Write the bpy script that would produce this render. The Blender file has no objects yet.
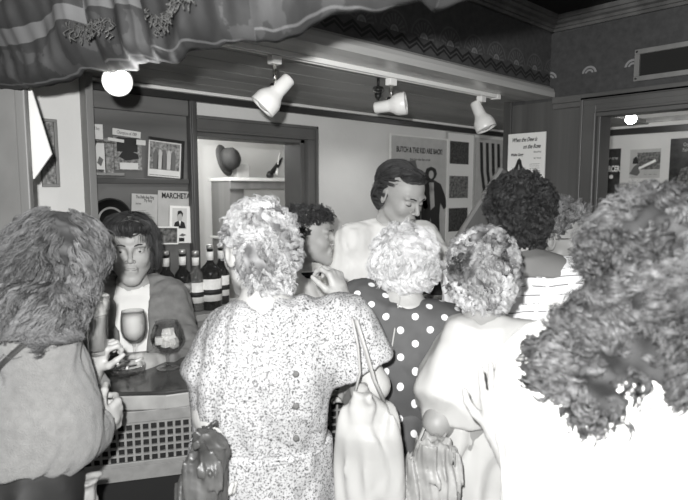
import bpy, math, random
import numpy as np
from mathutils import Matrix, Vector
random.seed(4); rng = np.random.default_rng(7)
PI = math.pi
C = bpy.context.scene.collection
# ------------------------------------------------------------------ camera frame
EYE = np.array([0., 0., 1.65]); FPX = 570.0; HEAD = math.radians(47.2); PITCH = math.radians(6.0)
FW = np.array([math.cos(HEAD), math.sin(HEAD), 0.]); RT = np.array([math.sin(HEAD), -math.cos(HEAD), 0.])
CF = FW*math.cos(PITCH) + np.array([0, 0, -math.sin(PITCH)]); CU = FW*math.sin(PITCH) + np.array([0, 0, math.cos(PITCH)])
def ray(u, v):
    return CF + RT*(u-344)/FPX + CU*(250-v)/FPX
def at(u, v, d):                       # point at horizontal distance d ahead of the camera
    r = ray(u, v); return EYE + r*(d/np.dot(r, FW))
def onY(u, v, Y):
    r = ray(u, v); return EYE + r*(Y/r[1])
def onX(u, v, X):
    r = ray(u, v); return EYE + r*(X/r[0])
def onZ(u, v, Z):
    r = ray(u, v); return EYE + r*((Z-EYE[2])/r[2])
# ------------------------------------------------------------------ materials
MATS = {}
def newmat(name):
    m = bpy.data.materials.new(name); m.use_nodes = True; MATS[name] = m
    b = m.node_tree.nodes['Principled BSDF']; return m, m.node_tree.nodes, m.node_tree.links, b
def g(v): return (v, v*0.995, v*0.965, 1)
def mat(name, v, rough=.6, metal=0, noise=None, bump=None, spec=.5, stretch=(1, 1, 1), emit=0, trans=0, ior=1.45, sheen=0):
    m, N, L, b = newmat(name)
    b.inputs['Base Color'].default_value = g(v); b.inputs['Roughness'].default_value = rough
    b.inputs['Metallic'].default_value = metal; b.inputs['Specular IOR Level'].default_value = spec
    b.inputs['Transmission Weight'].default_value = trans; b.inputs['IOR'].default_value = ior
    if sheen: b.inputs['Sheen Weight'].default_value = sheen
    if emit:
        b.inputs['Emission Color'].default_value = g(1); b.inputs['Emission Strength'].default_value = emit
    tc = N.new('ShaderNodeTexCoord'); mp = N.new('ShaderNodeMapping'); mp.inputs['Scale'].default_value = stretch
    L.new(tc.outputs['Object'], mp.inputs['Vector'])
    if noise:
        sc, amt = noise
        n = N.new('ShaderNodeTexNoise'); n.inputs['Scale'].default_value = sc; n.inputs['Detail'].default_value = 6
        L.new(mp.outputs[0], n.inputs['Vector'])
        r = N.new('ShaderNodeValToRGB'); r.color_ramp.elements[0].position = .3; r.color_ramp.elements[1].position = .7
        r.color_ramp.elements[0].color = g(max(0, v*(1-amt))); r.color_ramp.elements[1].color = g(min(1, v*(1+amt)))
        L.new(n.outputs['Fac'], r.inputs[0]); L.new(r.outputs[0], b.inputs['Base Color'])
    if bump:
        sc, st = bump
        n = N.new('ShaderNodeTexNoise'); n.inputs['Scale'].default_value = sc; n.inputs['Detail'].default_value = 5
        L.new(mp.outputs[0], n.inputs['Vector'])
        bp = N.new('ShaderNodeBump'); bp.inputs['Strength'].default_value = st; bp.inputs['Distance'].default_value = .01
        L.new(n.outputs['Fac'], bp.inputs['Height']); L.new(bp.outputs[0], b.inputs['Normal'])
    return m
mat('plaster', .66, .8, noise=(3, .06), bump=(60, .1))
mat('white_wall', .74, .75, noise=(3, .04), bump=(60, .08))
mat('grey_wall', .24, .7, noise=(8, .1))
mat('dark_wood', .065, .4, noise=(7, .35), stretch=(1, 1, .08))
mat('dark_wood_h', .065, .4, noise=(7, .35), stretch=(.08, 1, 1))
mat('post_wood', .22, .45, noise=(9, .25), stretch=(1, 1, .06))
mat('panel_wood', .10, .45, noise=(12, .3), stretch=(1, 1, .05))
mat('frame_wood', .11, .4, noise=(12, .25), stretch=(.2, .2, .2))
mat('shelf_wood', .13, .45, noise=(9, .3), stretch=(.12, 1, 1))
mat('soffit_wood', .30, .45, noise=(5, .3), stretch=(.15, 1, 1))
mat('beam_wood', .42, .25, noise=(9, .3), stretch=(.08, 1, 1))
mat('trim_dark', .03, .35)
mat('ceiling_black', .012, .8, noise=(4, .3))
mat('carpet', .02, .9, noise=(60, .5))
mat('counter_top', .06, .16, noise=(5, .4), stretch=(.3, 2, 1), spec=.6)
mat('counter_edge', .34, .35, noise=(9, .25), stretch=(.2, 2, 1))
mat('grille', .24, .5, noise=(30, .15))
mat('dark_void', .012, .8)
mat('fringe_grey', .07, .6); mat('white_paint', .85, .35)
mat('lamp_white', .80, .3)
mat('chrome', .7, .12, metal=1)
mat('black_metal', .02, .3)
mat('bulb', .9, .3, emit=14)
mat('bulb_far', .9, .3, emit=22)
mat('paper', .62, .6, noise=(25, .04)); mat('paper_white', .85, .5); mat('paper_grey', .34, .6, noise=(18, .12))
mat('paper_mid', .45, .6, noise=(18, .08))
mat('ink', .02, .6); mat('ink_grey', .12, .6); mat('poster_dark', .03, .35, noise=(16, .8))
mat('photo', .14, .3, noise=(55, .95)); mat('photo_dark', .05, .3, noise=(60, .95)); mat('photo_mid', .22, .4, noise=(70, .8))
mat('skin', .44, .5, noise=(22, .07), bump=(150, .12)); mat('skin_pale', .44, .5, noise=(22, .05), bump=(150, .1)); mat('skin_tan', .27, .5, noise=(22, .07))
mat('lips', .20, .4); mat('brow', .04, .7); mat('eye_white', .6, .2); mat('iris', .02, .15)
mat('white_cloth', .88, .8, bump=(300, .15)); mat('blouse_white', .50, .8, noise=(8, .04)); mat('white_shirt', .88, .7, noise=(10, .03))
mat('knit', .17, .9, noise=(60, .12), bump=(320, .5), sheen=.3)
mat('jacket', .20, .7, noise=(30, .2), bump=(200, .2)); mat('black_cloth', .015, .7); mat('dark_cloth', .04, .8)
mat('satin', .07, .42, noise=(14, .5), spec=.7); mat('grey_bag', .30, .45, noise=(14, .35)); mat('white_bag', .38, .4)
mat('leather', .05, .35); mat('yoke', .22, .8)
mat('gold', .5, .2, metal=1); mat('bottle_label', .8, .5, noise=(40, .1)); mat('bottle_cap', .55, .3, metal=.6)
mat('liquid', .85, .1, trans=.15, ior=1.33)
def thin_glass():
    m = bpy.data.materials.new('glass'); m.use_nodes = True; MATS['glass'] = m; N = m.node_tree.nodes; L = m.node_tree.links; N.clear()
    o = N.new('ShaderNodeOutputMaterial'); mx = N.new('ShaderNodeMixShader'); t = N.new('ShaderNodeBsdfTransparent'); gl = N.new('ShaderNodeBsdfGlossy'); lw = N.new('ShaderNodeLayerWeight')
    lw.inputs['Blend'].default_value = .18; t.inputs[0].default_value = (.93, .93, .93, 1); gl.inputs['Roughness'].default_value = .04
    L.new(lw.outputs['Facing'], mx.inputs[0]); L.new(t.outputs[0], mx.inputs[1]); L.new(gl.outputs[0], mx.inputs[2]); L.new(mx.outputs[0], o.inputs['Surface'])
thin_glass()
mat('ice', .95, .18, trans=.2, ior=1.31)
mat('dark_glass', .03, .05, trans=.4, ior=1.5); mat('pale_glass', .28, .05, trans=.7, ior=1.5)
mat('window_dark', .03, .1)
def math_node(N, L, op, a, b=None, c=None):
    n = N.new('ShaderNodeMath'); n.operation = op
    for i, x in enumerate((a, b, c)):
        if x is None: continue
        if hasattr(x, 'links'): L.new(x, n.inputs[i])
        else: n.inputs[i].default_value = x
    return n.outputs[0]
def wallpaper(name, axis, zig, fans, period, phase, z0):
    m, N, L, b = newmat(name); b.inputs['Roughness'].default_value = .55
    tc = N.new('ShaderNodeTexCoord'); sp = N.new('ShaderNodeSeparateXYZ'); L.new(tc.outputs['Object'], sp.inputs[0])
    X = sp.outputs[axis]; Z = sp.outputs[2]; M = lambda *a: math_node(N, L, *a)
    fx = M('SUBTRACT', M('FLOORED_MODULO', M('ADD', X, phase), period), period/2)
    fz = M('SUBTRACT', Z, z0)
    r = M('SQRT', M('ADD', M('MULTIPLY', fx, fx), M('MULTIPLY', fz, fz)))
    if fans:                              # two pale arcs over a short base
        a1 = M('MULTIPLY', M('GREATER_THAN', r, .026), M('LESS_THAN', r, .036))
        a2 = M('MULTIPLY', M('GREATER_THAN', r, .012), M('LESS_THAN', r, .021))
        arcs = M('MULTIPLY', M('ADD', a1, a2), M('GREATER_THAN', fz, 0.003)); val = M('MULTIPLY', arcs, .20)
    else:
        inner = M('MULTIPLY', M('LESS_THAN', r, .024), M('GREATER_THAN', fz, 0)); ring = M('GREATER_THAN', M('SINE', M('MULTIPLY', r, 420)), .2)
        ang = M('GREATER_THAN', M('SINE', M('MULTIPLY', M('ARCTAN2', fz, fx), 18)), 0.1)
        outer = M('MULTIPLY', M('MULTIPLY', M('GREATER_THAN', r, .03), M('LESS_THAN', r, .062)), M('MULTIPLY', ang, M('GREATER_THAN', fz, 0)))
        outer2 = M('MULTIPLY', M('MULTIPLY', M('GREATER_THAN', r, .07), M('LESS_THAN', r, .078)), M('GREATER_THAN', fz, .01))
        val = M('ADD', M('MULTIPLY', inner, M('ADD', .06, M('MULTIPLY', ring, .05))), M('ADD', M('MULTIPLY', outer, .035), M('MULTIPLY', outer2, .03)))
    no = N.new('ShaderNodeTexNoise'); no.inputs['Scale'].default_value = 40; L.new(tc.outputs['Object'], no.inputs['Vector'])
    v = M('ADD', M('MULTIPLY', no.outputs['Fac'], .05), M('ADD', .03, val))
    if zig:
        p = M('PINGPONG', X, period/4); zz = M('SUBTRACT', Z, M('ADD', z0-.03, M('MULTIPLY', p, .6)))
        l1 = M('LESS_THAN', M('ABSOLUTE', zz), .006); l2 = M('LESS_THAN', M('ABSOLUTE', M('ADD', zz, .018)), .005)
        v = M('MULTIPLY', v, M('SUBTRACT', 1, M('MULTIPLY', M('ADD', l1, l2), .8)))
    cm = N.new('ShaderNodeCombineColor'); [L.new(v, cm.inputs[i]) for i in range(3)]; L.new(cm.outputs[0], b.inputs['Base Color'])
    return m
wallpaper('valance_paper', 0, True, False, .17, 0.0, 2.235)
wallpaper('band_paper', 1, False, True, .20, 0.03, 2.21)
def floral():
    m, N, L, b = newmat('floral'); b.inputs['Roughness'].default_value = .8
    tc = N.new('ShaderNodeTexCoord')
    def nz(s, lo, hi, det=3):
        n = N.new('ShaderNodeTexNoise'); n.inputs['Scale'].default_value = s; n.inputs['Detail'].default_value = det; L.new(tc.outputs['Object'], n.inputs['Vector'])
        r = N.new('ShaderNodeMapRange'); r.inputs[1].default_value = lo; r.inputs[2].default_value = hi; L.new(n.outputs['Fac'], r.inputs[0]); return r.outputs[0]
    a = nz(230, .52, .58); c = nz(120, .56, .60, 6)
    v = math_node(N, L, 'SUBTRACT', .46, math_node(N, L, 'ADD', math_node(N, L, 'MULTIPLY', a, .30), math_node(N, L, 'MULTIPLY', c, .12)))
    cm = N.new('ShaderNodeCombineColor'); [L.new(v, cm.inputs[i]) for i in range(3)]; L.new(cm.outputs[0], b.inputs['Base Color'])
floral()
def polka():
    m, N, L, b = newmat('polka'); b.inputs['Roughness'].default_value = .75
    uv = N.new('ShaderNodeUVMap'); uv.uv_map = 'wrap'; sp = N.new('ShaderNodeSeparateXYZ'); L.new(uv.outputs[0], sp.inputs[0])
    M = lambda *a: math_node(N, L, *a)
    def grid(ox, oy, s=.088, r=.0105):
        x = M('SUBTRACT', M('FLOORED_MODULO', M('ADD', sp.outputs[0], ox+5), s), s/2); y = M('SUBTRACT', M('FLOORED_MODULO', M('ADD', sp.outputs[1], oy), s), s/2)
        return M('LESS_THAN', M('ADD', M('MULTIPLY', x, x), M('MULTIPLY', M('MULTIPLY', y, y), .8)), r*r)
    d = M('MAXIMUM', grid(0, 0), grid(.044, .044))
    no = N.new('ShaderNodeTexNoise'); no.inputs['Scale'].default_value = 12
    v = M('ADD', M('MULTIPLY', d, .72), M('ADD', .075, M('MULTIPLY', no.outputs['Fac'], .03)))
    cm = N.new('ShaderNodeCombineColor'); [L.new(v, cm.inputs[i]) for i in range(3)]; L.new(cm.outputs[0], b.inputs['Base Color'])
polka()
def lined_shirt():                        # white shirt printed with short dark dashes in rows
    m, N, L, b = newmat('lined_shirt'); b.inputs['Roughness'].default_value = .8
    uv = N.new('ShaderNodeUVMap'); uv.uv_map = 'wrap'; sp = N.new('ShaderNodeSeparateXYZ'); L.new(uv.outputs[0], sp.inputs[0])
    M = lambda *a: math_node(N, L, *a)
    row = M('LESS_THAN', M('FLOORED_MODULO', M('ADD', sp.outputs[1], M('MULTIPLY', sp.outputs[0], .15)), .032), .004)
    n = N.new('ShaderNodeTexNoise'); n.inputs['Scale'].default_value = 22; L.new(uv.outputs[0], n.inputs['Vector'])
    v = M('SUBTRACT', .85, M('MULTIPLY', M('MULTIPLY', row, M('GREATER_THAN', n.outputs['Fac'], .47)), .65))
    cm = N.new('ShaderNodeCombineColor'); [L.new(v, cm.inputs[i]) for i in range(3)]; L.new(cm.outputs[0], b.inputs['Base Color'])
lined_shirt()
def canopy_mat():
    m, N, L, b = newmat('canopy'); b.inputs['Roughness'].default_value = .85
    uv = N.new('ShaderNodeUVMap'); uv.uv_map = 'wrap'; sp = N.new('ShaderNodeSeparateXYZ'); L.new(uv.outputs[0], sp.inputs[0])
    M = lambda *a: math_node(N, L, *a)
    n = N.new('ShaderNodeTexNoise'); n.inputs['Scale'].default_value = 9; n.inputs['Detail'].default_value = 8; L.new(uv.outputs[0], n.inputs['Vector'])
    n2 = N.new('ShaderNodeTexVoronoi'); n2.inputs['Scale'].default_value = 26; L.new(uv.outputs[0], n2.inputs['Vector'])
    V = sp.outputs[1]
    stripe = M('MULTIPLY', M('GREATER_THAN', V, .118), M('LESS_THAN', V, .150)); s2 = M('MULTIPLY', M('GREATER_THAN', V, .015), M('LESS_THAN', V, .020))
    low = M('MULTIPLY', M('LESS_THAN', V, .11), M('GREATER_THAN', M('SUBTRACT', n.outputs['Fac'], .53), 0))
    v = M('ADD', M('ADD', .008, M('MULTIPLY', M('MULTIPLY', n.outputs['Fac'], n.outputs['Fac']), .09)), M('ADD', M('MULTIPLY', M('MAXIMUM', stripe, s2), .09), M('MULTIPLY', low, .022)))
    cm = N.new('ShaderNodeCombineColor'); [L.new(v, cm.inputs[i]) for i in range(3)]; L.new(cm.outputs[0], b.inputs['Base Color'])
canopy_mat()
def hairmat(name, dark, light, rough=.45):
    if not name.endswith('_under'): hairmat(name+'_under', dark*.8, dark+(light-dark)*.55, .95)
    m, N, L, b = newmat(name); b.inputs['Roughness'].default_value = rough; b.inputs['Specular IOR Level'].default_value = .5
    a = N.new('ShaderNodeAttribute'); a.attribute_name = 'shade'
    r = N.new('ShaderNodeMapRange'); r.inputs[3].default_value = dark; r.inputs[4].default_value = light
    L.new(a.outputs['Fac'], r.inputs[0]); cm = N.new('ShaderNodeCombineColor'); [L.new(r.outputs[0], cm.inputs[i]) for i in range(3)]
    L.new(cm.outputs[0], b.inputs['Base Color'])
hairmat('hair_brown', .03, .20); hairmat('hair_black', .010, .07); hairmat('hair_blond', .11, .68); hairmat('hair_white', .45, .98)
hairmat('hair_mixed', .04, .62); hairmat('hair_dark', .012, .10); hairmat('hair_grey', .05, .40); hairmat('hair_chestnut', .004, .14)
# ------------------------------------------------------------------ object helpers
def tag(o, label=None, cat=None, group=None, kind=None):
    if label: o['label'] = label
    if cat: o['category'] = cat
    if group: o['group'] = group
    if kind: o['kind'] = kind
    return o
def empty(name, loc, rz=0, label=None, cat=None, group=None):
    o = bpy.data.objects.new(name, None); o.empty_display_size = .1; C.objects.link(o); o.location = loc; o.rotation_euler = (0, 0, rz)
    return tag(o, label, cat, group)
def mesh_obj(name, V, F, material, parent=None, smooth=True, loc=(0, 0, 0), rot=None):
    me = bpy.data.meshes.new(name)
    if isinstance(F, np.ndarray):
        V = np.asarray(V, np.float32); n, k = F.shape
        me.vertices.add(len(V)); me.vertices.foreach_set('co', V.ravel())
        me.loops.add(n*k); me.loops.foreach_set('vertex_index', F.astype(np.int32).ravel())
        me.polygons.add(n); me.polygons.foreach_set('loop_start', np.arange(0, n*k, k, dtype=np.int32))
        me.update(calc_edges=True); me.validate()
    else:
        me.from_pydata([tuple(map(float, v)) for v in V], [], F)
    me.polygons.foreach_set('use_smooth', [smooth]*len(me.polygons))
    for mm in (material if isinstance(material, (list, tuple)) else [material]): me.materials.append(MATS[mm] if isinstance(mm, str) else mm)
    o = bpy.data.objects.new(name, me); C.objects.link(o); o.location = loc
    if rot: o.rotation_euler = rot
    if parent: o.parent = parent
    return o
class MB:
    def __init__(s): s.V = []; s.F = []
    def add(s, V, F):
        n = len(s.V); s.V += [tuple(v) for v in V]; s.F += [tuple(i+n for i in f) for f in F]; return s
    def box(s, lo, hi):
        x0, y0, z0 = lo; x1, y1, z1 = hi
        return s.add([(x0, y0, z0), (x1, y0, z0), (x1, y1, z0), (x0, y1, z0), (x0, y0, z1), (x1, y0, z1), (x1, y1, z1), (x0, y1, z1)],
                     [(3, 2, 1, 0), (4, 5, 6, 7), (0, 1, 5, 4), (1, 2, 6, 5), (2, 3, 7, 6), (3, 0, 4, 7)])
    def prism(s, poly, z0, z1):
        n = len(poly); V = [(p[0], p[1], z0) for p in poly]+[(p[0], p[1], z1) for p in poly]
        return s.add(V, [tuple(range(n))[::-1], tuple(range(n, 2*n))]+[(i, (i+1) % n, n+(i+1) % n, n+i) for i in range(n)])
    def extr(s, prof, a, b, axis):        # profile (p,q) extruded along axis 0 (x) or 1 (y)
        n = len(prof)
        mk = (lambda p, t: (t, p[0], p[1])) if axis == 0 else (lambda p, t: (p[0], t, p[1]))
        V = [mk(p, a) for p in prof]+[mk(p, b) for p in prof]
        return s.add(V, [tuple(range(n)), tuple(range(n, 2*n))[::-1]]+[(i, n+i, n+(i+1) % n, (i+1) % n) for i in range(n)])
    def lathe(s, prof, n=28, c=(0, 0, 0)):
        V = []; F = []
        for r, z in prof:
            for i in range(n): V.append((c[0]+r*math.cos(2*PI*i/n), c[1]+r*math.sin(2*PI*i/n), c[2]+z))
        for j in range(len(prof)-1):
            for i in range(n): F.append((j*n+i, j*n+(i+1) % n, (j+1)*n+(i+1) % n, (j+1)*n+i))
        if prof[0][0] > 1e-5: F.append(tuple(range(n))[::-1])
        if prof[-1][0] > 1e-5: F.append(tuple(range((len(prof)-1)*n, len(prof)*n)))
        return s.add(V, F)
    def tube(s, pts, r, n=10, flat=1):
        pts = [Vector(p) for p in pts]; V = []; F = []; up = None
        for i, p in enumerate(pts):
            d = (pts[min(i+1, len(pts)-1)]-pts[max(i-1, 0)]).normalized()
            a = Vector((0, 0, 1)) if abs(d.z) < .9 else Vector((1, 0, 0))
            e1 = d.cross(a).normalized(); 
            if up is not None: e1 = (up - d*up.dot(d)).normalized()
            up = e1; e2 = d.cross(e1); rr = r[i] if isinstance(r, (list, tuple)) else r
            for k in range(n): V.append(p+e1*rr*math.cos(2*PI*k/n)+e2*rr*flat*math.sin(2*PI*k/n))
        for j in range(len(pts)-1):
            for k in range(n): F.append((j*n+k, j*n+(k+1) % n, (j+1)*n+(k+1) % n, (j+1)*n+k))
        F += [tuple(range(n))[::-1], tuple(range((len(pts)-1)*n, len(pts)*n))]
        return s.add(V, F)
    def build(s, name, material, parent=None, smooth=False, loc=(0, 0, 0), rot=None, bevel=0):
        o = mesh_obj(name, s.V, s.F, material, parent, smooth, loc, rot)
        if bevel:
            b = o.modifiers.new('bevel', 'BEVEL'); b.width = bevel; b.segments = 2; b.limit_method = 'ANGLE'
        return o
def struct(o): o['kind'] = 'structure'; return o
def text(s, size, w, parent, loc, material, shear=0, align='CENTER', name='lettering', bold=0, rot=(PI/2, 0, 0)):
    cu = bpy.data.curves.new('lettering', 'FONT'); cu.body = s; cu.size = size; cu.align_x = align; cu.extrude = .0004; cu.offset = bold; cu.shear = shear
    t = bpy.data.objects.new('tmp', cu); C.objects.link(t); bpy.context.view_layer.update()
    me = bpy.data.meshes.new_from_object(t.evaluated_get(bpy.context.evaluated_depsgraph_get())); bpy.data.objects.remove(t)
    V = np.array([v.co[:] for v in me.vertices]); 
    if w: 
        k = w/max(1e-6, V[:, 0].max()-V[:, 0].min())
        for v in me.vertices: v.co.x *= k
    me.materials.clear(); me.materials.append(MATS[material]); o = bpy.data.objects.new(name, me); C.objects.link(o); o.parent = parent; o.location = loc; o.rotation_euler = rot
    return o
# ------------------------------------------------------------------ signed distance sculpting
def unit(v): v = np.asarray(v, float); return v/np.linalg.norm(v)
class Sculpt:
    def __init__(s): s.ops = []; s.fine = [[], [], []]; s.disp = None
    def refine(s, c, r, step):
        r = np.broadcast_to(r, 3)
        for i in range(3): s.fine[i].append((c[i]-r[i], c[i]+r[i], step))
    def _op(s, kind, fn, lo, hi, k): s.ops.append((kind, fn, np.asarray(lo)-k-.012, np.asarray(hi)+k+.012, k))
    def ell(s, c, r, R=None, k=.01, kind='add'):
        c = np.asarray(c, float); r = np.asarray(r, float)
        def fn(P):
            q = P-c
            if R is not None: q = q@R
            a = np.sqrt(((q/r)**2).sum(-1))+1e-9; b = np.sqrt(((q/(r*r))**2).sum(-1))+1e-9
            return a*(a-1)/b
        m = r.max() if R is not None else r
        s._op(kind, fn, c-m, c+m, k); return s
    def cone(s, a, b, ra, rb, k=.01, kind='add', cap=False, capa=False):
        a = np.asarray(a, float); b = np.asarray(b, float); ba = b-a; L2 = max(1e-9, ba@ba); nb = ba/math.sqrt(L2)
        def fn(P):
            t = np.clip(((P-a)@ba)/L2, 0, 1); d = np.sqrt(((P-a-t[..., None]*ba)**2).sum(-1))-(ra+t*(rb-ra))
            if cap: d = np.maximum(d, (P-b)@nb)
            if capa: d = np.maximum(d, -((P-a)@nb))
            return d
        m = max(ra, rb); s._op(kind, fn, np.minimum(a, b)-m, np.maximum(a, b)+m, k); return s
    def loft(s, prof, k=.02, infl=0, pw=2.3, kind='add'):   # rows z, cx, cy, a, b
        prof = np.array(sorted(prof), float); z = prof[:, 0]
        def fn(P):
            Z = P[..., 2]; zz = np.clip(Z, z[0], z[-1])
            cx, cy, a, b = (np.interp(zz, z, prof[:, i]) for i in (1, 2, 3, 4)); a = a+infl; b = b+infl
            q = (np.abs((P[..., 0]-cx)/a)**pw+np.abs((P[..., 1]-cy)/b)**pw)**(1/pw)
            return np.maximum((q-1)*np.minimum(a, b)*.9, np.maximum(z[0]-Z, Z-z[-1]))
        A = prof[:, 3].max()+infl; B = prof[:, 4].max()+infl
        s._op(kind, fn, (prof[:, 1].min()-A, prof[:, 2].min()-B, z[0]), (prof[:, 1].max()+A, prof[:, 2].max()+B, z[-1]), k); return s
    def mesh(s, step=.01, shrink=0):
        adds = [o for o in s.ops if o[0] == 'add']
        lo = np.min([o[2] for o in adds], 0); hi = np.max([o[3] for o in adds], 0); axes = []
        for i in range(3):
            br = sorted(set([lo[i], hi[i]]+[np.clip(v, lo[i], hi[i]) for f in s.fine[i] for v in f[:2]])); ax = [np.array([lo[i]])]
            for p, q in zip(br[:-1], br[1:]):
                if q-p < 1e-6: continue
                mid = (p+q)/2; st = min([step]+[f[2] for f in s.fine[i] if f[0] <= mid <= f[1]]); n = max(1, int(math.ceil((q-p)/st))); ax.append(np.linspace(p, q, n+1)[1:])
            axes.append(np.concatenate(ax))
        F = np.full([len(a) for a in axes], .5, np.float32)
        for kind, fn, l, h, k in s.ops:
            sl = [slice(max(0, np.searchsorted(axes[i], l[i])-1), np.searchsorted(axes[i], h[i])+1) for i in range(3)]
            if any(q.stop-q.start < 1 for q in sl): continue
            P = np.stack(np.meshgrid(*[axes[i][sl[i]] for i in range(3)], indexing='ij'), -1)
            d = fn(P).astype(np.float32); sl = tuple(sl); A = F[sl]
            if kind == 'add':
                hh = np.maximum(k-np.abs(A-d), 0)/max(k, 1e-6); F[sl] = np.minimum(A, d)-hh*hh*k*.25
            else:
                d = -d; hh = np.maximum(k-np.abs(A-d), 0)/max(k, 1e-6); F[sl] = np.maximum(A, d)+hh*hh*k*.25
        if s.disp is not None or shrink:
            idx = np.nonzero(np.abs(F) < .05); P = np.stack([axes[i][idx[i]] for i in range(3)], -1)
            F[idx] += (s.disp(P) if s.disp is not None else 0)+shrink
        for i in range(3):
            sl = [slice(None)]*3; sl[i] = 0; F[tuple(sl)] = .5; sl[i] = -1; F[tuple(sl)] = .5
        return nets(F, axes)
def nets(F, axes):
    S = F < 0; nx, ny, nz = F.shape
    c = np.zeros((nx-1, ny-1, nz-1), np.int8)
    offs = [(i, j, k) for i in (0, 1) for j in (0, 1) for k in (0, 1)]
    for i, j, k in offs: c += S[i:nx-1+i, j:ny-1+j, k:nz-1+k]
    act = np.nonzero((c > 0) & (c < 8)); n = len(act[0])
    ids = np.full(c.shape, -1, np.int32); ids[act] = np.arange(n)
    val = {o: F[act[0]+o[0], act[1]+o[1], act[2]+o[2]] for o in offs}
    acc = np.zeros((n, 3)); cnt = np.zeros(n)
    for a in offs:
        for ax in range(3):
            if a[ax] == 1: continue
            b = list(a); b[ax] = 1; b = tuple(b); va, vb = val[a], val[b]; m = (va < 0) != (vb < 0)
            t = np.where(m, va/(va-vb+1e-12), 0)
            p = np.zeros((n, 3))
            for q in range(3):
                p0 = axes[q][act[q]+a[q]]; p1 = axes[q][act[q]+b[q]]; p[:, q] = p0+(p1-p0)*t
            acc += p*m[:, None]; cnt += m
    V = acc/np.maximum(cnt, 1)[:, None]; Q = []
    for ax in range(3):
        a1, a2 = (ax+1) % 3, (ax+2) % 3
        sA = [slice(1, -1)]*3; sB = [slice(1, -1)]*3; sA[ax] = slice(0, -1); sB[ax] = slice(1, None)
        A = S[tuple(sA)]; B = S[tuple(sB)]
        for fl in (True, False):
            idx = np.nonzero((A != B) & (A == fl)); base = [idx[i]+(0 if i == ax else 1) for i in range(3)]
            def cell(d1, d2):
                q = list(base); q[a1] = q[a1]-d1; q[a2] = q[a2]-d2; return ids[q[0], q[1], q[2]]
            quad = np.stack([cell(1, 1), cell(0, 1), cell(0, 0), cell(1, 0)], -1)
            Q.append(quad if fl else quad[:, ::-1])
    Q = np.concatenate(Q); Q = Q[(Q >= 0).all(1)]
    return V, Q
def folds(amp, seed=0, vert=True, freq=1.0, vz=.28):
    r = np.random.default_rng(seed); K = []
    for i in range(9):
        k = r.normal(size=3)*(38 if i < 5 else 75)*freq
        if vert: k[2] *= vz
        K.append((k, r.uniform(0, 6.28), (1 if i < 5 else .45)))
    def f(P):
        d = 0; w = P+.012*np.sin(P[:, [1, 2, 0]]*31+seed)
        for i, (k, ph, a) in enumerate(K): d = d+a*(np.sin(w@k+ph) if i % 2 else 1.1-2.2*np.abs(np.sin((w@k)*.5+ph)))
        return amp*.35*d
    return f
def pushed(P, ells, off):
    """distance to a union of ellipsoids and its gradient"""
    best = np.full(len(P), 9.); G = np.zeros_like(P)
    for c, r in ells:
        q = P-np.asarray(c); r = np.asarray(r); a = np.sqrt(((q/r)**2).sum(-1))+1e-9; gr = q/(r*r); gn = np.sqrt((gr**2).sum(-1))+1e-9
        d = a*(a-1)/gn; m = d < best; best[m] = d[m]; G[m] = (gr/gn[:, None])[m]
    return best, G
def smooth_vec(P, seed, f):
    r = np.random.default_rng(seed); out = np.zeros_like(P)
    for i in range(4):
        K = r.normal(size=(3, 3))*f; out += np.sin(P@K.T+r.uniform(0, 6.28, 3))
    return out/2
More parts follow.
